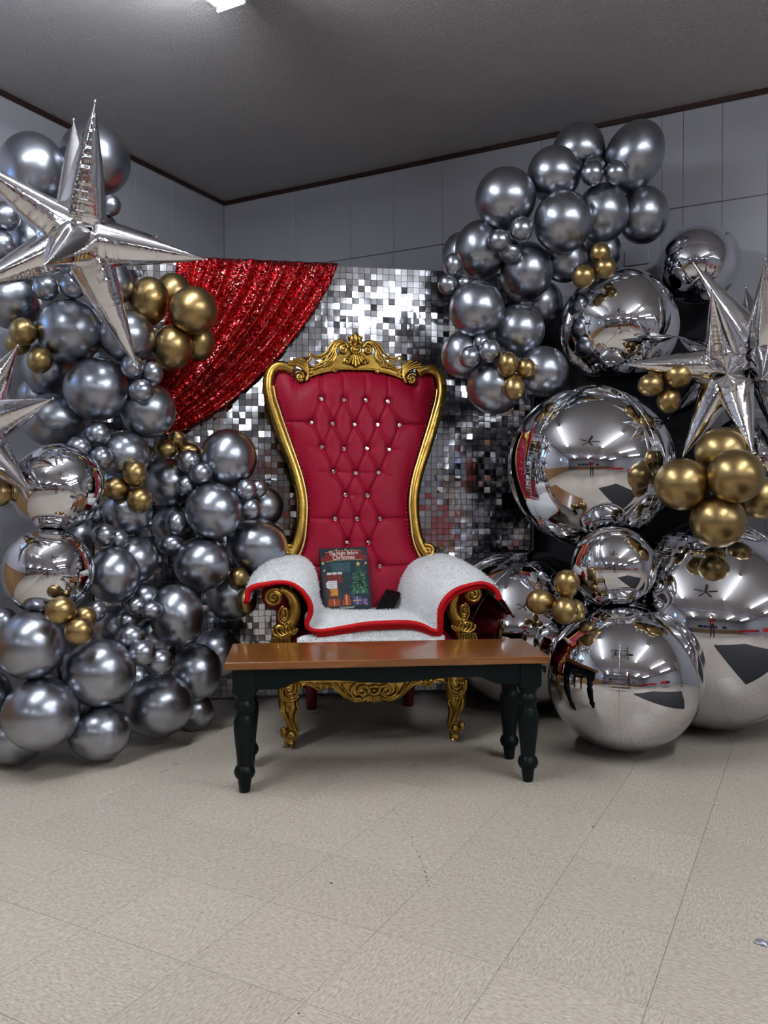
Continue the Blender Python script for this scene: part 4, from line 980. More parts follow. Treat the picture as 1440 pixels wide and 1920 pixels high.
# x, y, rx, ry in photo pixels, tilt deg, colour, layer (0 nearest), nominal depth or None, pear neck direction (deg, image plane) or None, label
LG, MG, RG = 'left balloon garland', 'balloon bunch beside the throne', 'right balloon garland'
BAL = [
 # ---- left garland, top
 (62, 318, 61, 66, 0, 'S', 1, 3.5, None, LG, 'big silver balloon at the upper left, left of the tall star point'),
 (178, 300, 64, 66, 0, 'S', 1, 3.55, None, LG, 'topmost big silver balloon on the left, behind the tall star point'),
 (208, 385, 18, 20, 0, 'S', 2, 3.55, None, LG, 'small silver balloon hanging under the topmost big left balloon'),
 (178, 434, 43, 43, 0, 'S', 3, 3.6, None, LG, 'silver balloon peeking out above the star\'s right-hand point'),
 (10, 406, 27, 27, 0, 'S', 1, 3.3, None, LG, 'small silver balloon at the left edge, upper of the two below the star\'s left point'),
 (2, 461, 28, 28, 0, 'S', 1, 3.3, None, LG, 'small silver balloon at the left edge, lower of the two below the star\'s left point'),
 (66, 455, 55, 55, 0, 'S', 3, 3.5, None, LG, 'shaded silver balloon directly behind the hub of the left star'),
 (-22, 332, 30, 30, 0, 'S', 2, 3.55, None, LG, 'silver balloon cut by the left edge beside the upper left balloon'),
 (206, 532, 43, 43, 0, 'S', 2, 3.5, None, LG, 'silver balloon between the star\'s lower right point and the big gold bunch'),
 (86, 540, 24, 24, 0, 'S', 1, 3.4, None, LG, 'small silver balloon below the star, left of the pair'),
 (137, 536, 24, 24, 0, 'S', 1, 3.4, None, LG, 'small silver balloon below the star, right of the pair'),
 (22, 563, 54, 54, 0, 'S', 2, 3.5, None, LG, 'shaded silver balloon at the left edge above the upper gold trio'),
 (131, 621, 60, 60, 0, 'S', 0, 3.45, None, LG, 'big silver balloon right of the upper gold trio'),
 (44, 622, 25, 26, 0, 'G', 0, 3.35, None, LG, 'gold balloon near the left edge, topmost of the upper trio'),
 (34, 645, 22, 21, 0, 'G', 1, 3.4, None, LG, 'gold balloon near the left edge, hindmost of the upper trio'),
 (75, 675, 23, 26, 25, 'G', 0, 3.35, None, LG, 'gold balloon near the left edge, lowest of the upper trio'),
 (238, 632, 52, 51, 0, 'S', 2, 3.5, None, LG, 'silver balloon behind the tip of the star\'s lower right point'),
 (181, 731, 60, 59, 0, 'S', 0, 3.45, None, LG, 'big silver balloon left of the small trio at the star tip'),
 (90, 690, 48, 49, 0, 'S', 2, 3.5, None, LG, 'silver balloon right behind the lowest gold one of the upper trio'),
 (68, 745, 36, 38, 0, 'S', 4, 3.55, None, LG, 'half-hidden silver balloon behind the short star point at the left'),
 (102, 787, 57, 51, -12, 'S', 1, 3.45, None, LG, 'big silver balloon above the upper of the two left mirror orbs'),
 (183, 815, 23, 23, 0, 'S', 1, 3.4, None, LG, 'small silver balloon, uppermost of the trio above the left orbs'),
 (148, 840, 23, 22, 0, 'S', 0, 3.35, None, LG, 'small silver balloon touching the top of the upper left mirror orb'),
 (190, 859, 21, 22, 0, 'S', 0, 3.35, None, LG, 'small silver balloon right of the upper left mirror orb\'s shoulder'),
 (248, 688, 21, 23, 0, 'S', 0, 3.4, None, LG, 'small silver balloon under the star tip, left of the trio'),
 (286, 700, 20, 22, 0, 'S', 1, 3.45, None, LG, 'small silver balloon under the star tip, right of the trio'),
 (265, 733, 23, 23, 0, 'S', 0, 3.4, None, LG, 'small silver balloon under the star tip, lowest of the trio'),
 (278, 770, 51, 52, 0, 'S', 2, 3.5, None, LG, 'big silver balloon at the lower end of the red sequin drape'),
 (279, 565, 38, 46, 15, 'G', 1, 3.6, None, LG, 'large gold balloon, leftmost of the bunch before the red drape'),
 (325, 550, 35, 38, 0, 'G', 2, 3.65, None, LG, 'large gold balloon, uppermost of the bunch before the red drape'),
 (363, 582, 45, 44, 0, 'G', 0, 3.55, None, LG, 'large round gold balloon, frontmost of the bunch before the red drape'),
 (323, 652, 37, 43, 12, 'G', 1, 3.6, None, LG, 'large gold balloon, lowest of the bunch before the red drape'),
 (372, 642, 31, 36, 0, 'G', 2, 3.7, None, LG, 'large gold balloon, rightmost and rearmost of the bunch before the red drape'),
 (233, 853, 47, 46, 0, 'S', 2, 3.5, None, LG, 'silver balloon behind the gold trio right of the left orbs'),
 (253, 888, 23, 25, 0, 'G', 0, 3.4, None, LG, 'small gold balloon, uppermost of the trio right of the left orbs'),
 (215, 916, 22, 21, 0, 'G', 0, 3.4, (0, ), LG, 'small gold balloon, leftmost of the trio right of the left orbs'),
 (262, 938, 24, 24, 0, 'G', 0, 3.4, None, LG, 'small gold balloon, lowest of the trio right of the left orbs'),
 (238, 960, 46, 43, 0, 'S', 2, 3.5, None, LG, 'silver balloon under the gold trio right of the left orbs'),
 (183, 968, 22, 22, 0, 'S', 2, 3.45, None, LG, 'small shaded silver balloon tucked beside the upper left mirror orb'),
 (194, 1003, 23, 22, 0, 'S', 0, 3.3, None, LG, 'small silver balloon right of the gap between the two left orbs'),
 (221, 1011, 20, 19, 0, 'S', 1, 3.35, None, LG, 'small silver balloon behind the one beside the gap of the left orbs'),
 (213, 1078, 49, 53, 0, 'S', 1, 3.3, None, LG, 'big silver balloon right of the lower left mirror orb'),
 (250, 1050, 46, 45, 0, 'S', 3, 3.4, None, LG, 'shaded silver balloon behind the one beside the lower left orb'),
 (140, 1003, 40, 40, 0, 'S', 4, 3.4, None, LG, 'shaded silver balloon seen through the gap between the two left orbs'),
 (-3, 925, 25, 25, 0, 'G', 0, 3.0, None, LG, 'gold balloon cut by the left edge beside the upper left mirror orb'),
 (-6, 890, 16, 18, 0, 'G', 1, 3.05, None, LG, 'gold balloon at the left edge, small and just above its gold neighbour'),
 (15, 902, 16, 18, 0, 'G', 2, 3.1, None, LG, 'gold balloon squeezed between the left edge pair and the mirror orb'),
 (180, 1146, 19, 20, 0, 'S', 2, 3.15, None, LG, 'small shaded silver balloon right of the lower gold trio'),
 (114, 1145, 28, 26, 0, 'G', 0, 2.9, None, LG, 'gold balloon touching the lower left orb, leftmost of the lowest trio'),
 (160, 1158, 21, 21, 0, 'G', 1, 2.95, None, LG, 'gold balloon at the rear of the trio below the lower left orb'),
 (149, 1183, 27, 26, 0, 'G', 0, 2.9, None, LG, 'gold balloon, lowest of the trio below the lower left orb'),
 # ---- foot of the left garland
 (58, 1210, 62, 64, 0, 'S', 1, 2.98, None, LG, 'big silver balloon left of the lowest gold trio'),
 (187, 1261, 66, 63, 0, 'S', 1, 3.1, None, LG, 'big silver balloon right under the lowest gold trio'),
 (77, 1338, 70, 68, 0, 'S', 0, 2.98, None, LG, 'biggest silver balloon at the foot of the left garland'),
 (187, 1372, 58, 53, 0, 'S', 1, 3.12, None, LG, 'silver balloon standing on the floor, second from the left edge'),
 (297, 1323, 64, 59, 0, 'S', 0, 3.36, None, LG, 'big silver balloon on the floor nearest the bench\'s left leg'),
 (365, 1260, 51, 54, 0, 'S', 1, 3.46, None, LG, 'silver balloon just left of the bench top'),
 (406, 1226, 46, 48, 0, 'S', 2, 3.6, None, LG, 'silver balloon partly hidden by the bench\'s left end'),
 (365, 1335, 37, 37, 0, 'S', 2, 3.52, None, LG, 'shaded silver balloon on the floor behind the bench\'s left leg'),
 (28, 1380, 56, 54, 0, 'S', 1, 3.02, None, LG, 'silver balloon on the floor in the lower left corner'),
 (-25, 1300, 44, 44, 0, 'S', 2, 3.0, None, LG, 'silver balloon cut by the left edge above the corner balloon'),
 (331, 1153, 50, 58, -14, 'S', 1, 3.42, None, LG, 'tall egg-shaped silver balloon right of the lower small cluster'),
 (288, 1203, 43, 45, 0, 'S', 1, 3.32, None, LG, 'silver balloon behind the lower trio of small balloons'),
 (256, 1136, 20, 18, 0, 'S', 1, 3.32, None, LG, 'small silver balloon, uppermost of the lower small cluster'),
 (284, 1144, 20, 17, 0, 'S', 0, 3.28, None, LG, 'small silver balloon touching the egg-shaped one'),
 (238, 1164, 20, 18, 0, 'S', 1, 3.28, None, LG, 'small silver balloon, leftmost of the lower small cluster'),
 (246, 1195, 26, 24, 0, 'S', 1, 3.2, None, LG, 'small silver balloon, upper one of the lower trio'),
 (267, 1224, 25, 24, 0, 'S', 0, 3.15, None, LG, 'small silver balloon, frontmost of the lower trio'),
 (298, 1240, 26, 24, 0, 'S', 1, 3.2, None, LG, 'small silver balloon, lowest of the lower trio'),
 (215, 1176, 42, 42, 0, 'S', 3, 3.3, None, LG, 'shaded silver balloon behind the leftmost of the lower small cluster'),
 (270, 1125, 32, 32, 0, 'S', 4, 3.45, None, LG, 'shaded silver balloon above the lower small cluster'),
 (5, 1165, 26, 26, 0, 'S', 3, 3.05, None, LG, 'shaded silver balloon at the left edge under the lower left orb'),
 (122, 1250, 40, 40, 0, 'S', 4, 3.2, None, LG, 'shaded silver balloon behind the gap right of the lowest gold trio'),
 (252, 1272, 34, 34, 0, 'S', 4, 3.3, None, LG, 'shaded silver balloon behind the lower trio of small balloons, near the floor'),
 # ---- bunch beside the throne
 (428, 860, 53, 56, 0, 'S', 1, 3.72, None, MG, 'topmost big silver balloon of the bunch beside the throne'),
 (354, 865, 21, 22, 0, 'S', 1, 3.65, None, MG, 'small silver balloon, uppermost of the trio left in the bunch'),
 (377, 887, 21, 21, 0, 'S', 0, 3.6, None, MG, 'small silver balloon, middle of the trio left in the bunch'),
 (349, 911, 20, 20, 0, 'S', 1, 3.65, None, MG, 'small silver balloon, lowest of the trio left in the bunch'),
 (319, 906, 44, 46, 0, 'S', 2, 3.72, None, MG, 'shaded big silver balloon at the left of the bunch, under the gold trio'),
 (311, 842, 21, 19, 0, 'G', 1, 3.65, None, MG, 'small gold balloon, left of the trio at the drape\'s lower end'),
 (331, 821, 14, 18, 0, 'G', 2, 3.7, (-90, ), MG, 'small gold balloon, upper one of the trio at the drape\'s lower end'),
 (354, 845, 22, 14, 0, 'G', 3, 3.7, None, MG, 'small gold balloon, right of the trio at the drape\'s lower end'),
 (401, 958, 54, 53, 0, 'S', 0, 3.62, None, MG, 'big silver balloon in the middle of the bunch beside the throne'),
 (462, 918, 20, 20, 0, 'S', 0, 3.65, None, MG, 'small silver balloon, left of the trio nearest the throne back'),
 (484, 916, 17, 18, 0, 'S', 1, 3.7, None, MG, 'small silver balloon, right of the trio nearest the throne back'),
 (471, 953, 18, 19, 0, 'S', 0, 3.65, None, MG, 'small silver balloon, lowest of the trio nearest the throne back'),
 (493, 950, 38, 38, 0, 'S', 2, 3.78, None, MG, 'silver balloon touching the gold frame of the throne back'),
 (483, 1022, 57, 50, 10, 'S', 1, 3.78, None, MG, 'big silver balloon right above the throne\'s left arm'),
 (379, 1058, 52, 50, 0, 'S', 0, 3.62, None, MG, 'big silver balloon at the lower left of the bunch'),
 (326, 986, 40, 38, 0, 'S', 2, 3.72, None, MG, 'shaded silver balloon behind the lower small pair of the bunch'),
 (331, 981, 21, 23, 0, 'S', 0, 3.62, None, MG, 'small silver balloon, upper of the pair left in the bunch'),
 (320, 1021, 24, 20, 0, 'S', 0, 3.62, None, MG, 'small silver balloon, lower of the pair left in the bunch'),
 (448, 1083, 19, 21, 0, 'G', 1, 3.7, None, MG, 'small gold balloon, upper of the two beside the throne\'s left arm'),
 (462, 1128, 19, 24, 0, 'G', 1, 3.66, None, MG, 'small gold balloon, lower of the two beside the throne\'s left arm'),
 (434, 1116, 47, 48, 0, 'S', 2, 3.76, None, MG, 'shaded silver balloon behind the two gold ones at the throne\'s arm'),
 (372, 1004, 22, 22, 0, 'S', 4, 3.8, None, MG, 'shaded silver balloon deep in the middle of the bunch'),
 # ---- right garland
 (1085, 283, 49, 50, 0, 'S', 2, 3.8, None, RG, 'silver balloon at the top of the right garland, left of the tilted one'),
 (1188, 294, 53, 66, 28, 'S', 1, 3.78, None, RG, 'tilted egg-shaped silver balloon at the top of the right garland'),
 (1039, 327, 50, 51, 0, 'S', 1, 3.75, None, RG, 'silver balloon third from the top left of the right garland'),
 (1111, 325, 21, 23, 0, 'S', 0, 3.65, None, RG, 'small silver balloon, left of the pair at the garland\'s top'),
 (1114, 313, 20, 20, 0, 'S', 2, 3.72, None, RG, 'small silver balloon hidden behind the left one of the top pair'),
 (1155, 324, 21, 22, 0, 'S', 0, 3.65, None, RG, 'small silver balloon, right of the pair at the garland\'s top'),
 (948, 373, 57, 57, 0, 'S', 1, 3.72, None, RG, 'big silver balloon at the upper left shoulder of the right garland'),
 (1056, 416, 55, 57, 0, 'S', 0, 3.68, None, RG, 'big silver balloon at the centre of the right garland\'s upper half'),
 (1130, 400, 48, 54, 0, 'S', 1, 3.75, None, RG, 'silver balloon below the small pair at the garland\'s top'),
 (1206, 403, 47, 53, 0, 'S', 2, 3.8, None, RG, 'rightmost silver balloon of the right garland, below the tilted one'),
 (900, 470, 47, 55, 0, 'S', 1, 3.72, None, RG, 'silver balloon left of the small trio in the right garland'),
 (864, 483, 36, 46, 0, 'S', 3, 3.8, None, RG, 'half-hidden silver balloon at the left rim of the right garland'),
 (978, 430, 22, 23, 0, 'S', 0, 3.62, None, RG, 'small silver balloon, upper right of the trio in the right garland'),
 (936, 451, 21, 21, 0, 'S', 0, 3.64, None, RG, 'small silver balloon, left of the trio in the right garland'),
 (956, 471, 22, 22, 0, 'S', 0, 3.60, None, RG, 'small silver balloon, lowest of the trio in the right garland'),
 (987, 510, 49, 55, 0, 'S', 1, 3.7, None, RG, 'silver balloon below the small trio in the right garland'),
 (1060, 487, 42, 42, 0, 'S', 2, 3.78, None, RG, 'silver balloon left behind the gold trio above the upper orb'),
 (1130, 470, 34, 38, 0, 'S', 4, 3.88, None, RG, 'shaded silver balloon right behind the gold trio above the upper orb'),
 (1125, 475, 19, 20, 0, 'G', 1, 3.6, None, RG, 'small gold balloon, uppermost of the trio above the upper orb'),
 (1135, 502, 20, 20, 0, 'G', 0, 3.56, None, RG, 'small gold balloon, right of the trio above the upper orb'),
 (1094, 518, 22, 22, 0, 'G', 0, 3.58, None, RG, 'small gold balloon, left of the trio above the upper orb'),
 (850, 497, 17, 22, 0, 'S', 1, 3.68, None, RG, 'small silver balloon, uppermost of three at the garland\'s left rim'),
 (839, 534, 18, 19, 0, 'S', 1, 3.68, None, RG, 'small silver balloon, lower left of three at the garland\'s left rim'),
 (868, 531, 17, 17, 0, 'S', 2, 3.72, None, RG, 'small silver balloon, lower right of three at the garland\'s left rim'),
 (894, 580, 52, 53, 0, 'S', 0, 3.68, None, RG, 'big silver balloon at the left middle of the right garland'),
 (1015, 570, 40, 44, 0, 'S', 2, 3.8, None, RG, 'silver balloon wedged left of the upper mirror orb'),
 (973, 620, 48, 49, 0, 'S', 0, 3.66, None, RG, 'silver balloon above the gold trio at the garland\'s lower end'),
 (868, 665, 41, 44, 0, 'S', 2, 3.75, None, RG, 'silver balloon at the garland\'s lower left, behind the small pair'),
 (881, 670, 20, 21, 0, 'S', 0, 3.62, None, RG, 'small silver balloon, left of the lower pair in the right garland'),
 (918, 658, 21, 22, 0, 'S', 0, 3.6, None, RG, 'small silver balloon, right of the lower pair in the right garland'),
 (903, 643, 16, 17, 0, 'S', 1, 3.66, None, RG, 'small silver balloon hidden behind the lower pair in the right garland'),
 (952, 683, 20, 24, 0, 'G', 0, 3.58, None, RG, 'small gold balloon, upper left of the trio at the garland\'s lower end'),
 (986, 691, 18, 20, 0, 'G', 0, 3.6, None, RG, 'small gold balloon, right of the trio at the garland\'s lower end'),
 (964, 730, 19, 23, 0, 'G', 0, 3.58, (90, ), RG, 'small pear-shaped gold balloon, lowest of the trio at the garland\'s lower end'),
 (928, 725, 52, 52, 0, 'S', 1, 3.7, None, RG, 'lowest silver balloon of the right garland'),
 (1017, 697, 49, 48, 0, 'S', 1, 3.72, None, RG, 'silver balloon between the garland\'s lower gold trio and the upper orb'),
 # ---- gold bunches among the orbs
 (1220, 722, 24, 21, 0, 'G', 0, 3.38, None, 'gold balloons among the orbs', 'gold balloon, left of the bunch under the star\'s left point'),
 (1272, 704, 26, 24, -15, 'G', 0, 3.36, None, 'gold balloons among the orbs', 'gold balloon, upper right of the bunch under the star\'s left point'),
 (1254, 751, 22, 24, 0, 'G', 0, 3.4, None, 'gold balloons among the orbs', 'gold balloon, lowest of the bunch under the star\'s left point'),
 (1234, 704, 19, 17, 0, 'G', 2, 3.42, None, 'gold balloons among the orbs', 'gold balloon, rearmost of the bunch under the star\'s left point'),
 (1355, 848, 50, 47, 0, 'G', 1, 3.2, None, 'gold balloons among the orbs', 'large gold balloon, uppermost of the bunch at the right edge'),
 (1278, 908, 50, 49, 0, 'G', 1, 3.2, None, 'gold balloons among the orbs', 'large gold balloon, leftmost of the bunch at the right edge'),
 (1379, 893, 51, 51, 0, 'G', 0, 3.1, None, 'gold balloons among the orbs', 'large gold balloon, frontmost of the bunch at the right edge'),
 (1346, 977, 51, 50, 0, 'G', 0, 3.15, None, 'gold balloons among the orbs', 'large gold balloon, lowest of the bunch at the right edge'),
 (1428, 934, 38, 41, 0, 'G', 2, 3.3, None, 'gold balloons among the orbs', 'large gold balloon cut by the right edge'),
 (1063, 1092, 23, 25, 0, 'G', 0, 3.18, (-90, ), 'gold balloons among the orbs', 'pear-shaped gold balloon, uppermost of the bunch right of the bench'),
 (1010, 1128, 24, 24, 0, 'G', 0, 3.2, (0, ), 'gold balloons among the orbs', 'pear-shaped gold balloon, leftmost of the bunch right of the bench'),
 (1059, 1145, 25, 26, 0, 'G', 0, 3.14, None, 'gold balloons among the orbs', 'gold balloon, lowest of the bunch right of the bench'),
 (1080, 1146, 18, 22, 0, 'G', 2, 3.22, None, 'gold balloons among the orbs', 'gold balloon, rearmost of the bunch right of the bench'),
]
ORBS = [  # x, y, rx, ry, depth, seam axis (image x, y, toward camera), roll, label
 (1107, 875, 155, 151, 3.64, (.10, 1., .12), 48, 'largest hanging mirror orb balloon right of the throne'),
 (1160, 615, 109, 110, 3.84, (.10, .05, 1.), 45, 'upper mirror orb balloon beneath the right garland'),
 (1150, 1063, 79, 76, 3.33, (-.15, 1., .2), 70, 'small mirror orb balloon balanced on the floor orb'),
 (1169, 1270, 143, 134, 3.27, (.0, 1., .06), 87, 'mirror orb balloon on the floor, at the bench\'s right end'),
 (1330, 1168, 198, 194, 3.61, (.12, 1., .1), 55, 'biggest mirror orb balloon, on the floor at the right edge'),
 (982, 1176, 158, 150, 3.93, (.0, .8, .6), 45, 'mirror orb balloon on the floor behind the throne\'s right arm'),
 (1428, 862, 96, 96, 3.78, (.2, .9, .4), 30, 'mirror orb balloon behind the large gold bunch at the right edge'),
 (108, 914, 86, 81, 3.12, (-.25, .9, .35), 20, 'upper of the two mirror orb balloons at the left'),
 (91, 1072, 88, 76, 3.08, (.0, .05, 1.), 45, 'lower of the two mirror orb balloons at the left'),
]
# depths: nearer layers stay put, farther ones move back along their line of sight until they only press together
placed = []
def press(px, py, r_px, d0, lim):
    d_ = d0
    while d_ < d0 + lim:
        p = P(px, py, d_); r_ = r_px * d_ / FPX; ok = True
        for q, rq in placed:
            if (p - q).length < .90 * (r_ + rq): ok = False; break
        if ok: break
        d_ += .012
    return d_
for o_ in ORBS: placed.append((P(o_[0], o_[1], o_[4]), .5 * (o_[2] + o_[3]) * o_[4] / FPX))
def view_basis(p):
    v_ = (Vector((0, 0, CAM_H)) - p).normalized(); x_ = Vector((0, 0, 1)).cross(v_).normalized(); y_ = v_.cross(x_); return x_, y_, v_
for b in sorted(BAL, key=lambda b: b[6]):
    px, py, rx, ry, tilt, colr, lay, d0, pear, grp, lab = b
    d_ = press(px, py, .5 * (rx + ry), d0, .22 if grp == MG else .30)
    p = P(px, py, d_); k = d_ / FPX
    placed.append((p, .5 * (rx + ry) * k))
    x_, y_, v_ = view_basis(p)
    ca, sa = math.cos(R(tilt)), math.sin(R(tilt)); xr = x_ * ca - y_ * sa; yr = x_ * sa + y_ * ca
    if pear:
        nd = x_ * math.cos(R(pear[0])) + y_ * math.sin(R(pear[0])); zc = (-nd + v_ * .12).normalized(); xc = zc.cross(v_).normalized(); yc = zc.cross(xc)
        rl = (rx + ry) * .5 * k; sx, sy, sz = rl, rl, rl
        mtx = Matrix((xc * sx, yc * sy, zc * sz)).transposed()
    else:
        j1, j2 = rnd.gauss(0, .22), rnd.gauss(0, .22)
        zc = v_ ; mtx = Matrix((xr * rx * k, yr * ry * k, v_ * (rx + ry) * .5 * k)).transposed() @ Matrix.Rotation(j1, 3, 'X') @ Matrix.Rotation(j2, 3, 'Y')
        if abs(rx - ry) > 3: mtx = Matrix((xr * rx * k, yr * ry * k, v_ * (rx + ry) * .5 * k)).transposed()
    o = link('silver_balloon' if colr == 'S' else 'gold_balloon', BM[(colr, bool(pear))])
    m4 = mtx.to_4x4(); m4.translation = p; o.matrix_world = m4
    tag(o, lab, 'balloon', grp)

# ------------------------------------------------------------------ foil orbs: four gores, puckered along the seams
def orb_mesh(name, m_, seed, gores=4, nth=230):
    rs = random.Random(seed); ph = [rs.uniform(0, 6.28) for _ in range(8)]
    per = []
    for k in (-1., -.93, -.86, -.78, -.69, -.58, -.45, -.28, -.1, .1, .28, .45, .58, .69, .78, .86, .93): per.append(k)
    azs = []
    for g_ in range(gores):
        for k in per: azs.append((g_ + .5 + .5 * k, 1 - abs(k)))
    nph = len(azs); pts_ = []
    rip = [rs.uniform(.4, 1.) for _ in range(400)]
    for j in range(nth):
        th = math.pi * (j + .5) / nth; st_, ct = math.sin(th), math.cos(th)
        for a_, e in azs:
            az = a_ * 2 * math.pi / gores
            dist = e * math.pi / gores * st_            # angular distance from the seam
            pw = min(1, max(0, (st_ - .12) / .55)); pw = pw * pw * (3 - 2 * pw); r_ = 1 - pw * (.0065 * math.exp(-(dist / .10) ** 2) + .0055 * math.exp(-(dist / .024) ** 2))
            rp_ = rip[(j // 3 + int(a_ + .5) * 61) % 400]
            ww = math.exp(-dist / .055) * pw
            r_ += .0024 * ww * math.sin(j * 2.05 + ph[int(a_ + .5) % 4]) * rp_
            r_ += pw * .0040 * math.exp(-dist / .10) * math.sin(th * 11 + ph[1] + az * 3) * math.sin(th * 5.3 + ph[2]) * rp_ ** .3
            pole = math.exp(-(st_ / .16) ** 2)
            r_ += -.0012 * pole
            pts_.append((r_ * st_ * math.cos(az), r_ * st_ * math.sin(az), r_ * ct))
    b = MB(); b.grid(pts_, nph, nth, closed_u=True)
    b.f.append(tuple(range(nph - 1, -1, -1))); b.mi.append(0); b.f.append(tuple((nth - 1) * nph + i for i in range(nph))); b.mi.append(0)
    # the flat welded seam flange, a thin raised lip
    for g_ in range(gores):
        az = g_ * 2 * math.pi / gores; lip = []
        for j in range(2, 120 - 2):
            th = math.pi * j / 119; st_, ct = math.sin(th), math.cos(th)
            pw = min(1, max(0, (st_ - .12) / .55)); pw = pw * pw * (3 - 2 * pw); rr = 1.0005 - pw * .0120 - .0012 * math.exp(-(st_ / .16) ** 2) + .002 * math.sin(j * 2.6 + g_)
            lip.append((rr * st_ * math.cos(az), rr * st_ * math.sin(az), rr * ct))
        b.tube(lip, .0042, 4)
    o = b.build(name, m_); me = o.data; bpy.data.objects.remove(o); return me
for n_, (px, py, rx, ry, d_, ax, roll, lab) in enumerate(ORBS):
    p = P(px, py, d_); k = d_ / FPX; x_, y_, v_ = view_basis(p)
    o = link('mirror_orb_balloon', orb_mesh('mirror_orb_balloon', M['foil'], 20 + n_))
    # orient the seams, then squash along the viewer's vertical
    za = Vector(ax).normalized(); xa = Vector((0, 0, 1)).cross(za) if abs(za.z) < .9 else Vector((1, 0, 0)); xa = (xa - za * xa.dot(za)).normalized(); ya = za.cross(xa)
    rot = Matrix((xa, ya, za)).transposed() @ Matrix.Rotation(R(roll), 3, 'Z')
    V3 = Matrix((x_ * rx * k, y_ * ry * k, v_ * (rx + ry) * .5 * k * (.88 if n_ == 5 else 1.))).transposed()
    m4 = (V3 @ rot).to_4x4(); m4.translation = p; o.matrix_world = m4
    tag(o, lab, 'balloon', 'mirror orb balloons')
# clear bubble with a foil lining in its lower part
pb = P(1309, 494, 3.86); rb_ = 74 * 3.86 / FPX
bub = empty('bubble_balloon', pb); tag(bub, 'clear bubble balloon with silver foil inside at the upper right', 'balloon')
MB().lathe([(max(.001, math.sin(math.pi * k / 40)), -math.cos(math.pi * k / 40)) for k in range(41)], 56).build('clear_film', M['clear'], bub).scale = (rb_, rb_, rb_)
o = link('foil_lining', orb_mesh('foil_lining', M['foil'], 77), bub); o.scale = (rb_ * .92, rb_ * .92, rb_ * .90); o.rotation_euler = (R(74), R(12), R(8)); o.location = (-.008, 0, -.006)

# ------------------------------------------------------------------ exploding-star foil balloons
def arm_mesh(name, seed, L, Rm):
    rs = random.Random(seed); n_, k_ = 48, 84; pts_ = []
    ph = [rs.uniform(0, 6.28) for _ in range(12)]; ripk = [rs.uniform(.2, 1) for _ in range(120)]
    for j in range(k_ + 1):
        t_ = (j / k_) ** 1.05
        if t_ < .12: r_ = lerp(.50, .97, math.sin(t_ / .12 * math.pi / 2))
        else: q = (t_ - .12) / .88; r_ = .97 * (1 - q ** 1.22) + .004
        for i in range(n_):
            a = 2 * math.pi * i / n_
            sq = 1 + .035 * math.cos(2 * a + .3) + .018 * math.cos(4 * a + ph[0])
            s1 = abs(math.atan2(math.sin(a - ph[1]), math.cos(a - ph[1]))); s2 = abs(math.atan2(math.sin(a - ph[1] - math.pi), math.cos(a - ph[1] - math.pi))); sd = min(s1, s2)
            pk = math.exp(-(sd / .26)) * (ripk[j % 120] - .6) * .16 * (1 - t_) ** .6
            fl = (.035 * math.sin(5 * a + ph[2] + 2 * t_) + .035 * math.sin(9 * a + ph[3] - 3 * t_) + .03 * math.sin(14 * a + ph[4]) + .02 * math.sin(21 * a + ph[5])) * (max(0, (1 - t_ / .45)) ** 1.3 + .10 * (1 - t_))
            cr_ = -.10 * math.exp(-(sd / .10) ** 2) * (1 - t_)
            rr = Rm * r_ * (sq + pk + fl + cr_)
            pts_.append((rr * math.cos(a), rr * math.sin(a), t_ * L))
    b = MB(); b.grid(pts_, n_, k_ + 1, closed_u=True); b.f.append(tuple(range(n_ - 1, -1, -1))); b.mi.append(0)
    b.lathe([(Rm * .012, L * .985), (Rm * .05, L * 1.005), (Rm * .04, L * 1.02)], 6)
    o = b.build(name, M['foil_star']); me = o.data; bpy.data.objects.remove(o); return me
def star(cx, cy, d_, tips, wpx, lab, seed):
    c = P(cx, cy, d_); k = d_ / FPX; x_, y_, v_ = view_basis(c)
    st_ = tag(empty('star_balloon', c), lab, 'balloon', 'foil star balloons')
    hub = []
    h = MB().lathe([(max(.001, math.sin(math.pi * q / 16)), -math.cos(math.pi * q / 16)) for q in range(17)], 24).build('hub', M['foil_star'], st_); h.scale = (wpx * k * .72,) * 3
    for i, (dx, dy, dz) in enumerate(tips):
        dv = x_ * dx - y_ * dy + v_ * dz; L = dv.length * k
        o = link('star_point', arm_mesh('star_point', seed + i, L * .93, wpx * k), st_)
        dirn = dv.normalized(); q = dirn.to_track_quat('Z', 'Y'); o.rotation_mode = 'QUATERNION'; o.rotation_quaternion = q; o.location = dirn * L * .07
star(150, 452, 3.02, [(-54, 42, 226), (26, -236, 36), (222, 10, 80), (104, 226, 30), (-198, 104, 70), (-186, -122, 60), (-10, -218, -95), (152, -24, -165), (-120, 30, -190), (20, 120, -200)], 43, 'silver foil starburst balloon at the upper left of the garland', 100)
star(-62, 806, 2.98, [(136, -60, 150), (84, -156, 60), (100, 108, 130), (-60, 60, 210), (-30, 200, 100), (-190, -40, 90), (60, 150, -140), (20, -120, -190)], 46, 'silver foil starburst balloon cut by the left edge above the mirror orbs', 140)
star(1366, 690, 3.36, [(-2, 10, 190), (-180, -18, 60), (-28, -136, 120), (-80, 164, 50), (-114, 96, -110), (-96, -70, -140), (40, 150, 110)], 36, 'silver foil starburst balloon at the right, its long point aimed left', 180)
star(1436, 676, 3.46, [(-6, 30, 185), (-128, -194, -30), (-2, -176, 60), (40, 190, 40), (-38, -146, -120), (170, -20, 80), (150, -140, -20)], 37, 'silver foil starburst balloon cut by the right edge beside its twin', 210)

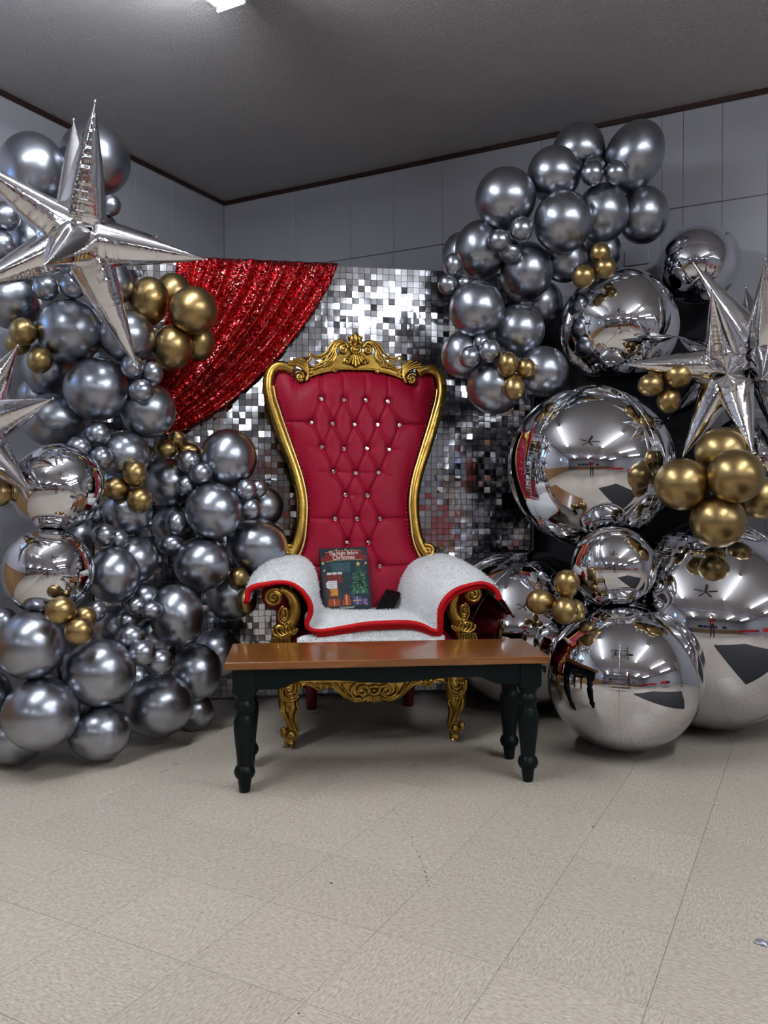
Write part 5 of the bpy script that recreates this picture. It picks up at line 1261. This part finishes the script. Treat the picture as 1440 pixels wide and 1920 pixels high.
# ------------------------------------------------------------------ the hall behind the photographer, seen in the mirror orbs
mt = MB().box((-.05, 1.75, 0), (1.15, 3.35, .008), .003).build('floor_mat', mat('black_mat', (.016, .016, .018), .8), smooth=False); room_obj(mt)
tag(mt, 'black rubber floor mat lying just beyond the right edge', 'mat')
M['red_cloth'] = mat('red_table_cloth', (.42, .008, .016), .6); M['steel'] = mat('grey_steel', (.3, .3, .32), .35, 1.)
def table(u_, v_, lab):
    t_ = tag(empty('banquet_table', W(u_, v_), ROOM_ROT), lab, 'table', 'red-covered tables')
    n_ = 48; pts_ = []
    for j in range(6):
        for i in range(n_):
            a = i / n_ * 4; s_, f = int(a), a - int(a)
            x, y = [(-.92 + 1.84 * f, -.39), (.92, -.39 + .78 * f), (.92 - 1.84 * f, .39), (-.92, .39 - .78 * f)][s_]
            k = j / 5; w_ = 1 + (.05 * k + .02 * k * math.sin(i * 1.7))
            pts_.append((x * w_, y * w_, .752 - .30 * k))
    c_ = MB().grid(pts_, n_, 6, closed_u=True); c_.f.append(tuple(range(n_))); c_.mi.append(0); c_.build('cloth', M['red_cloth'], t_, smooth=False)
    MB().box((-.9, -.37, .71), (.9, .37, .748), .004).build('tabletop', M['white_plastic'], t_, smooth=False)
    for sx in (-.75, .75): MB().tube([(sx, -.28, .0), (sx, -.28, .70)], .014, 8).tube([(sx, .28, 0), (sx, .28, .70)], .014, 8).tube([(sx, -.28, .12), (sx, .28, .12)], .012, 8).build('leg_frame', M['steel'], t_)
table(1.4, 4.6, 'red-covered folding table reflected nearest the flag'); table(-1.6, 5.2, 'red-covered folding table reflected beyond the nearest one'); table(-4.4, 5.6, 'red-covered folding table reflected farthest away')
# wall banners on the far wall
bcol = [(.012, .016, .05), (.012, .03, .16), (.02, .03, .10), (.26, .012, .02), (.55, .55, .6), (.012, .02, .06)]
names = ['black', 'bright blue', 'dark blue', 'red', 'white', 'navy']
for k, c in enumerate(bcol):
    b = MB().box((-1.4 + k * 1.05, U_FAR + .001, 1.15), (-1.4 + k * 1.05 + .95, U_FAR + .012, 1.75), .002).build('wall_banner', mat('banner_%d' % k, c, .7), smooth=False); room_obj(b)
    tag(b, names[k] + ' rectangular banner reflected on the far wall', 'banner', 'banners on the far wall')
# string lights under the ceiling
sl = tag(empty('string_lights', (0, 0, 0), ROOM_ROT), 'purple string lights looped across the hall under the ceiling', 'string lights')
M['purple_bulb'] = mat('purple_bulb', (.4, .3, .9), .3, emit=(.45, .35, 1.), estr=6.); M['purple_bulb'].cycles.emission_sampling = 'NONE'
wire = []; bulbs = MB()
for k in range(121):
    v_ = lerp(V_LEFT + .05, V_RIGHT - .1, k / 120); s_ = (k % 20) / 20.; z = Z_CEIL - .10 - .16 * math.sin(math.pi * s_)
    wire.append((v_, -2.2, z))
    if k % 2: bulbs.lathe([(.004, -.012), (.014, 0), (.012, .014), (.004, .02)], 6, Matrix.Translation((v_, -2.2, z - .02)))
MB().tube(wire, .004, 5).build('wire', M['black'], sl); o = bulbs.build('bulbs', M['purple_bulb'], sl); o['kind'] = 'stuff'
# national flag on a pole near the right
fl_ = tag(empty('flag_on_pole', W(3.55, 2.7), ROOM_ROT), 'striped flag with starred blue canton on an indoor pole', 'flag')
MB().lathe([(.14, 0), (.14, .02), (.05, .05), (.02, .07)], 20).build('base', M['gilt'], fl_)
MB().tube([(0, 0, .05), (0, 0, 2.42)], .014, 10).lathe([(.0, 2.42), (.03, 2.45), (.02, 2.50), (.002, 2.54)], 12).build('pole', M['wainscot'], fl_)
M['f_red'] = mat('flag_red', (.38, .012, .025), .6); M['f_white'] = mat('flag_white', (.75, .75, .75), .6); M['f_blue'] = mat('flag_blue', (.012, .018, .09), .6)
def flag_pt(a, b):      # a along fly, b down the hoist; hangs draped
    return (-.02 - a * .42 - .03 * math.sin(b * 5), .05 * math.sin(a * 16 + b * 2) * (.3 + a), 2.36 - b * .86 - a * .95)
for k in range(13):
    a0 = .4 if k < 7 else 0.
    q = [flag_pt(lerp(a0, 1, i / 29), (k + j) / 13) for j in range(2) for i in range(30)]
    MB().grid(q, 30, 2).build('stripe', M['f_red'] if k % 2 == 0 else M['f_white'], fl_)
q = [flag_pt(.4 * i / 14, 7 / 13 * j / 9) for j in range(10) for i in range(15)]
cn = MB().grid(q, 15, 10).build('canton', M['f_blue'], fl_)
sb = MB()
for r_ in range(9):
    for c_ in range(6 if r_ % 2 == 0 else 5):
        a, b = (.4 * ((c_ + (.5 if r_ % 2 == 0 else 1)) / 6)), 7 / 13 * (r_ + .5) / 9; p = flag_pt(a, b); st_ = []
        for k in range(10): an = math.pi / 2 + k * math.pi / 5; rr = .016 if k % 2 == 0 else .0065; st_.append((p[0] + rr * math.cos(an), p[1] - .006, p[2] + rr * math.sin(an)))
        sb.add(st_, [tuple(range(10))])
o = sb.build('stars', M['f_white'], cn, smooth=False); o['kind'] = 'stuff'
# blue bin by the left wall
bi = tag(empty('recycling_bin', W(-6.8, -2.6), ROOM_ROT), 'blue plastic bin reflected far off by the left wall', 'bin')
MB().lathe([(.22, 0), (.28, .62), (.30, .64), (.30, .66), (.27, .66), (.21, .03), (.01, .03)], 24, cap=False).build('tub', mat('blue_plastic', (.02, .05, .45), .4), bi)
# ------------------------------------------------------------------ the photographer
pe = tag(empty('person', (0.0, -.58, 0)), 'person in dark red shirt and jeans taking the photograph, seen in reflections', 'person')
J = {'pelvis': (0, 0, .98, .135, .10), 'waist': (0, .0, 1.10, .135, .095), 'chest': (0, -.01, 1.28, .155, .105), 'neckb': (0, -.01, 1.455, .085, .07), 'neck': (0, .01, 1.52, .055, .055), 'head1': (0, .03, 1.60, .075, .085), 'head2': (0, .03, 1.70, .078, .092), 'head3': (0, .02, 1.765, .045, .055)}
E_ = [('pelvis', 'waist'), ('waist', 'chest'), ('chest', 'neckb'), ('neckb', 'neck'), ('neck', 'head1'), ('head1', 'head2'), ('head2', 'head3')]
for s_, n_ in ((-1, 'l'), (1, 'r')):
    J.update({'sh' + n_: (s_ * .185, -.01, 1.405, .062, .06), 'ua' + n_: (s_ * .225, -.01, 1.28, .052, .052), 'el' + n_: (s_ * .235, .02, 1.10, .042, .042), 'fa' + n_: (s_ * .16, .19, 1.08, .036, .034), 'wr' + n_: (s_ * .085, .31, 1.075, .027, .025), 'pa' + n_: (s_ * .062, .355, 1.075, .036, .020),
              'hp' + n_: (s_ * .095, 0, .92, .095, .10), 'th' + n_: (s_ * .105, .01, .72, .082, .085), 'kn' + n_: (s_ * .11, .015, .50, .060, .064), 'ca' + n_: (s_ * .115, -.005, .34, .058, .062), 'an' + n_: (s_ * .12, -.01, .09, .042, .046), 'ft' + n_: (s_ * .13, .07, .045, .045, .038), 'to' + n_: (s_ * .14, .16, .035, .042, .028)})
    E_ += [('neckb', 'sh' + n_), ('sh' + n_, 'ua' + n_), ('ua' + n_, 'el' + n_), ('el' + n_, 'fa' + n_), ('fa' + n_, 'wr' + n_), ('wr' + n_, 'pa' + n_), ('pelvis', 'hp' + n_), ('hp' + n_, 'th' + n_), ('th' + n_, 'kn' + n_), ('kn' + n_, 'ca' + n_), ('ca' + n_, 'an' + n_), ('an' + n_, 'ft' + n_), ('ft' + n_, 'to' + n_)]
    for f_, (dz, L) in enumerate(((.030, .050), (.010, .058), (-.010, .054), (-.028, .044))):
        a, b, c = 'f%d%s' % (f_, n_), 'g%d%s' % (f_, n_), 'h%d%s' % (f_, n_)
        J[a] = (s_ * .055, .385, 1.075 + dz, .0095, .0095); J[b] = (s_ * (.055 - L * .25), .385 + L * .75, 1.076 + dz, .0088, .0088); J[c] = (s_ * (.055 - L * .85), .385 + L * .8, 1.076 + dz * .9, .008, .008)
        E_ += [('pa' + n_, a), (a, b), (b, c)]
    J['t0' + n_] = (s_ * .048, .345, 1.105, .011, .011); J['t1' + n_] = (s_ * .030, .372, 1.125, .0095, .0095); E_ += [('pa' + n_, 't0' + n_), ('t0' + n_, 't1' + n_)]
ks = list(J); me = bpy.data.meshes.new('body'); me.from_pydata([J[k][:3] for k in ks], [(ks.index(a), ks.index(b)) for a, b in E_], [])
bo = bpy.data.objects.new('body', me); COL.objects.link(bo)
md = bo.modifiers.new('skin', 'SKIN'); sv = me.skin_vertices[0].data
for i, k in enumerate(ks): sv[i].radius = (J[k][3], J[k][4]); sv[i].use_root = (k == 'pelvis')
bo.modifiers.new('sub', 'SUBSURF').levels = 2
bpy.context.view_layer.update(); dg = bpy.context.evaluated_depsgraph_get()
bm_ = bpy.data.meshes.new_from_object(bo.evaluated_get(dg)); bpy.data.objects.remove(bo)
for x in (mat('skin', (.46, .25, .17), .5), mat('dark_red_shirt', (.13, .008, .014), .8), mat('dark_jeans', (.025, .03, .05), .8), M['black']): bm_.materials.append(x)
for p in bm_.polygons:
    c = p.center; arm = abs(c.x) > .17 or c.y > .12
    p.material_index = 3 if c.z < .075 else 2 if c.z < 1.0 and not (c.y > .2 and c.z > .9) else (1 if (c.z < 1.47 and not (c.y > .05 and c.z < 1.2 and (c.y > .12 or abs(c.x) > .17))) else 0)
    p.use_smooth = True
bo = link('body', bm_, pe)
# hair and face
hr = MB().lathe([(.002, .105), (.05, .098), (.082, .07), (.094, .02), (.096, -.03), (.09, -.06)], 24, Matrix.Translation((0, .012, 1.705)) @ Matrix.Diagonal((1, 1.12, 1, 1)), cap=False).build('hair', mat('brown_hair', (.03, .018, .012), .6), pe)
fc = MB()
for s_ in (-1, 1): fc.lathe([(.001, -.011), (.009, -.006), (.011, 0), (.009, .006), (.001, .011)], 10, Matrix.Translation((s_ * .032, .122, 1.665)))
fc.build('eyes', M['white_plastic'], pe)
MB().tube([(0, .118, 1.66), (0, .135, 1.63), (0, .142, 1.615), (0, .125, 1.605)], [.008, .012, .015, .008], 8).build('nose', bm_.materials[0], pe)
MB().tube([(-.025, .112, 1.572), (0, .122, 1.570), (.025, .112, 1.572)], [.004, .007, .004], 8).build('mouth', mat('lips', (.34, .12, .10), .5), pe)
for s_ in (-1, 1): MB().tube([(s_ * .085, .03, 1.68), (s_ * .094, .02, 1.66), (s_ * .090, .025, 1.63)], [.010, .016, .010], 8).build('ear', bm_.materials[0], pe)
cp = tag(empty('camera_phone', (0.0, -.58 + .405, 1.085)), 'dark phone held up in both hands by the photographer', 'phone')
MB().box((-.037, 0, -.075), (.037, .009, .075), .003).build('phone_case', M['black'], cp, smooth=False)
MB().box((-.034, -.001, -.07), (.034, 0, .07)).build('phone_display', M['screen'], cp, smooth=False)
MB().lathe([(.008, 0), (.008, .003), (.006, .0035)], 12, Matrix.Translation((-.018, .009, .052)) @ Matrix.Rotation(R(-90), 4, 'X')).build('lens', M['screen'], cp)
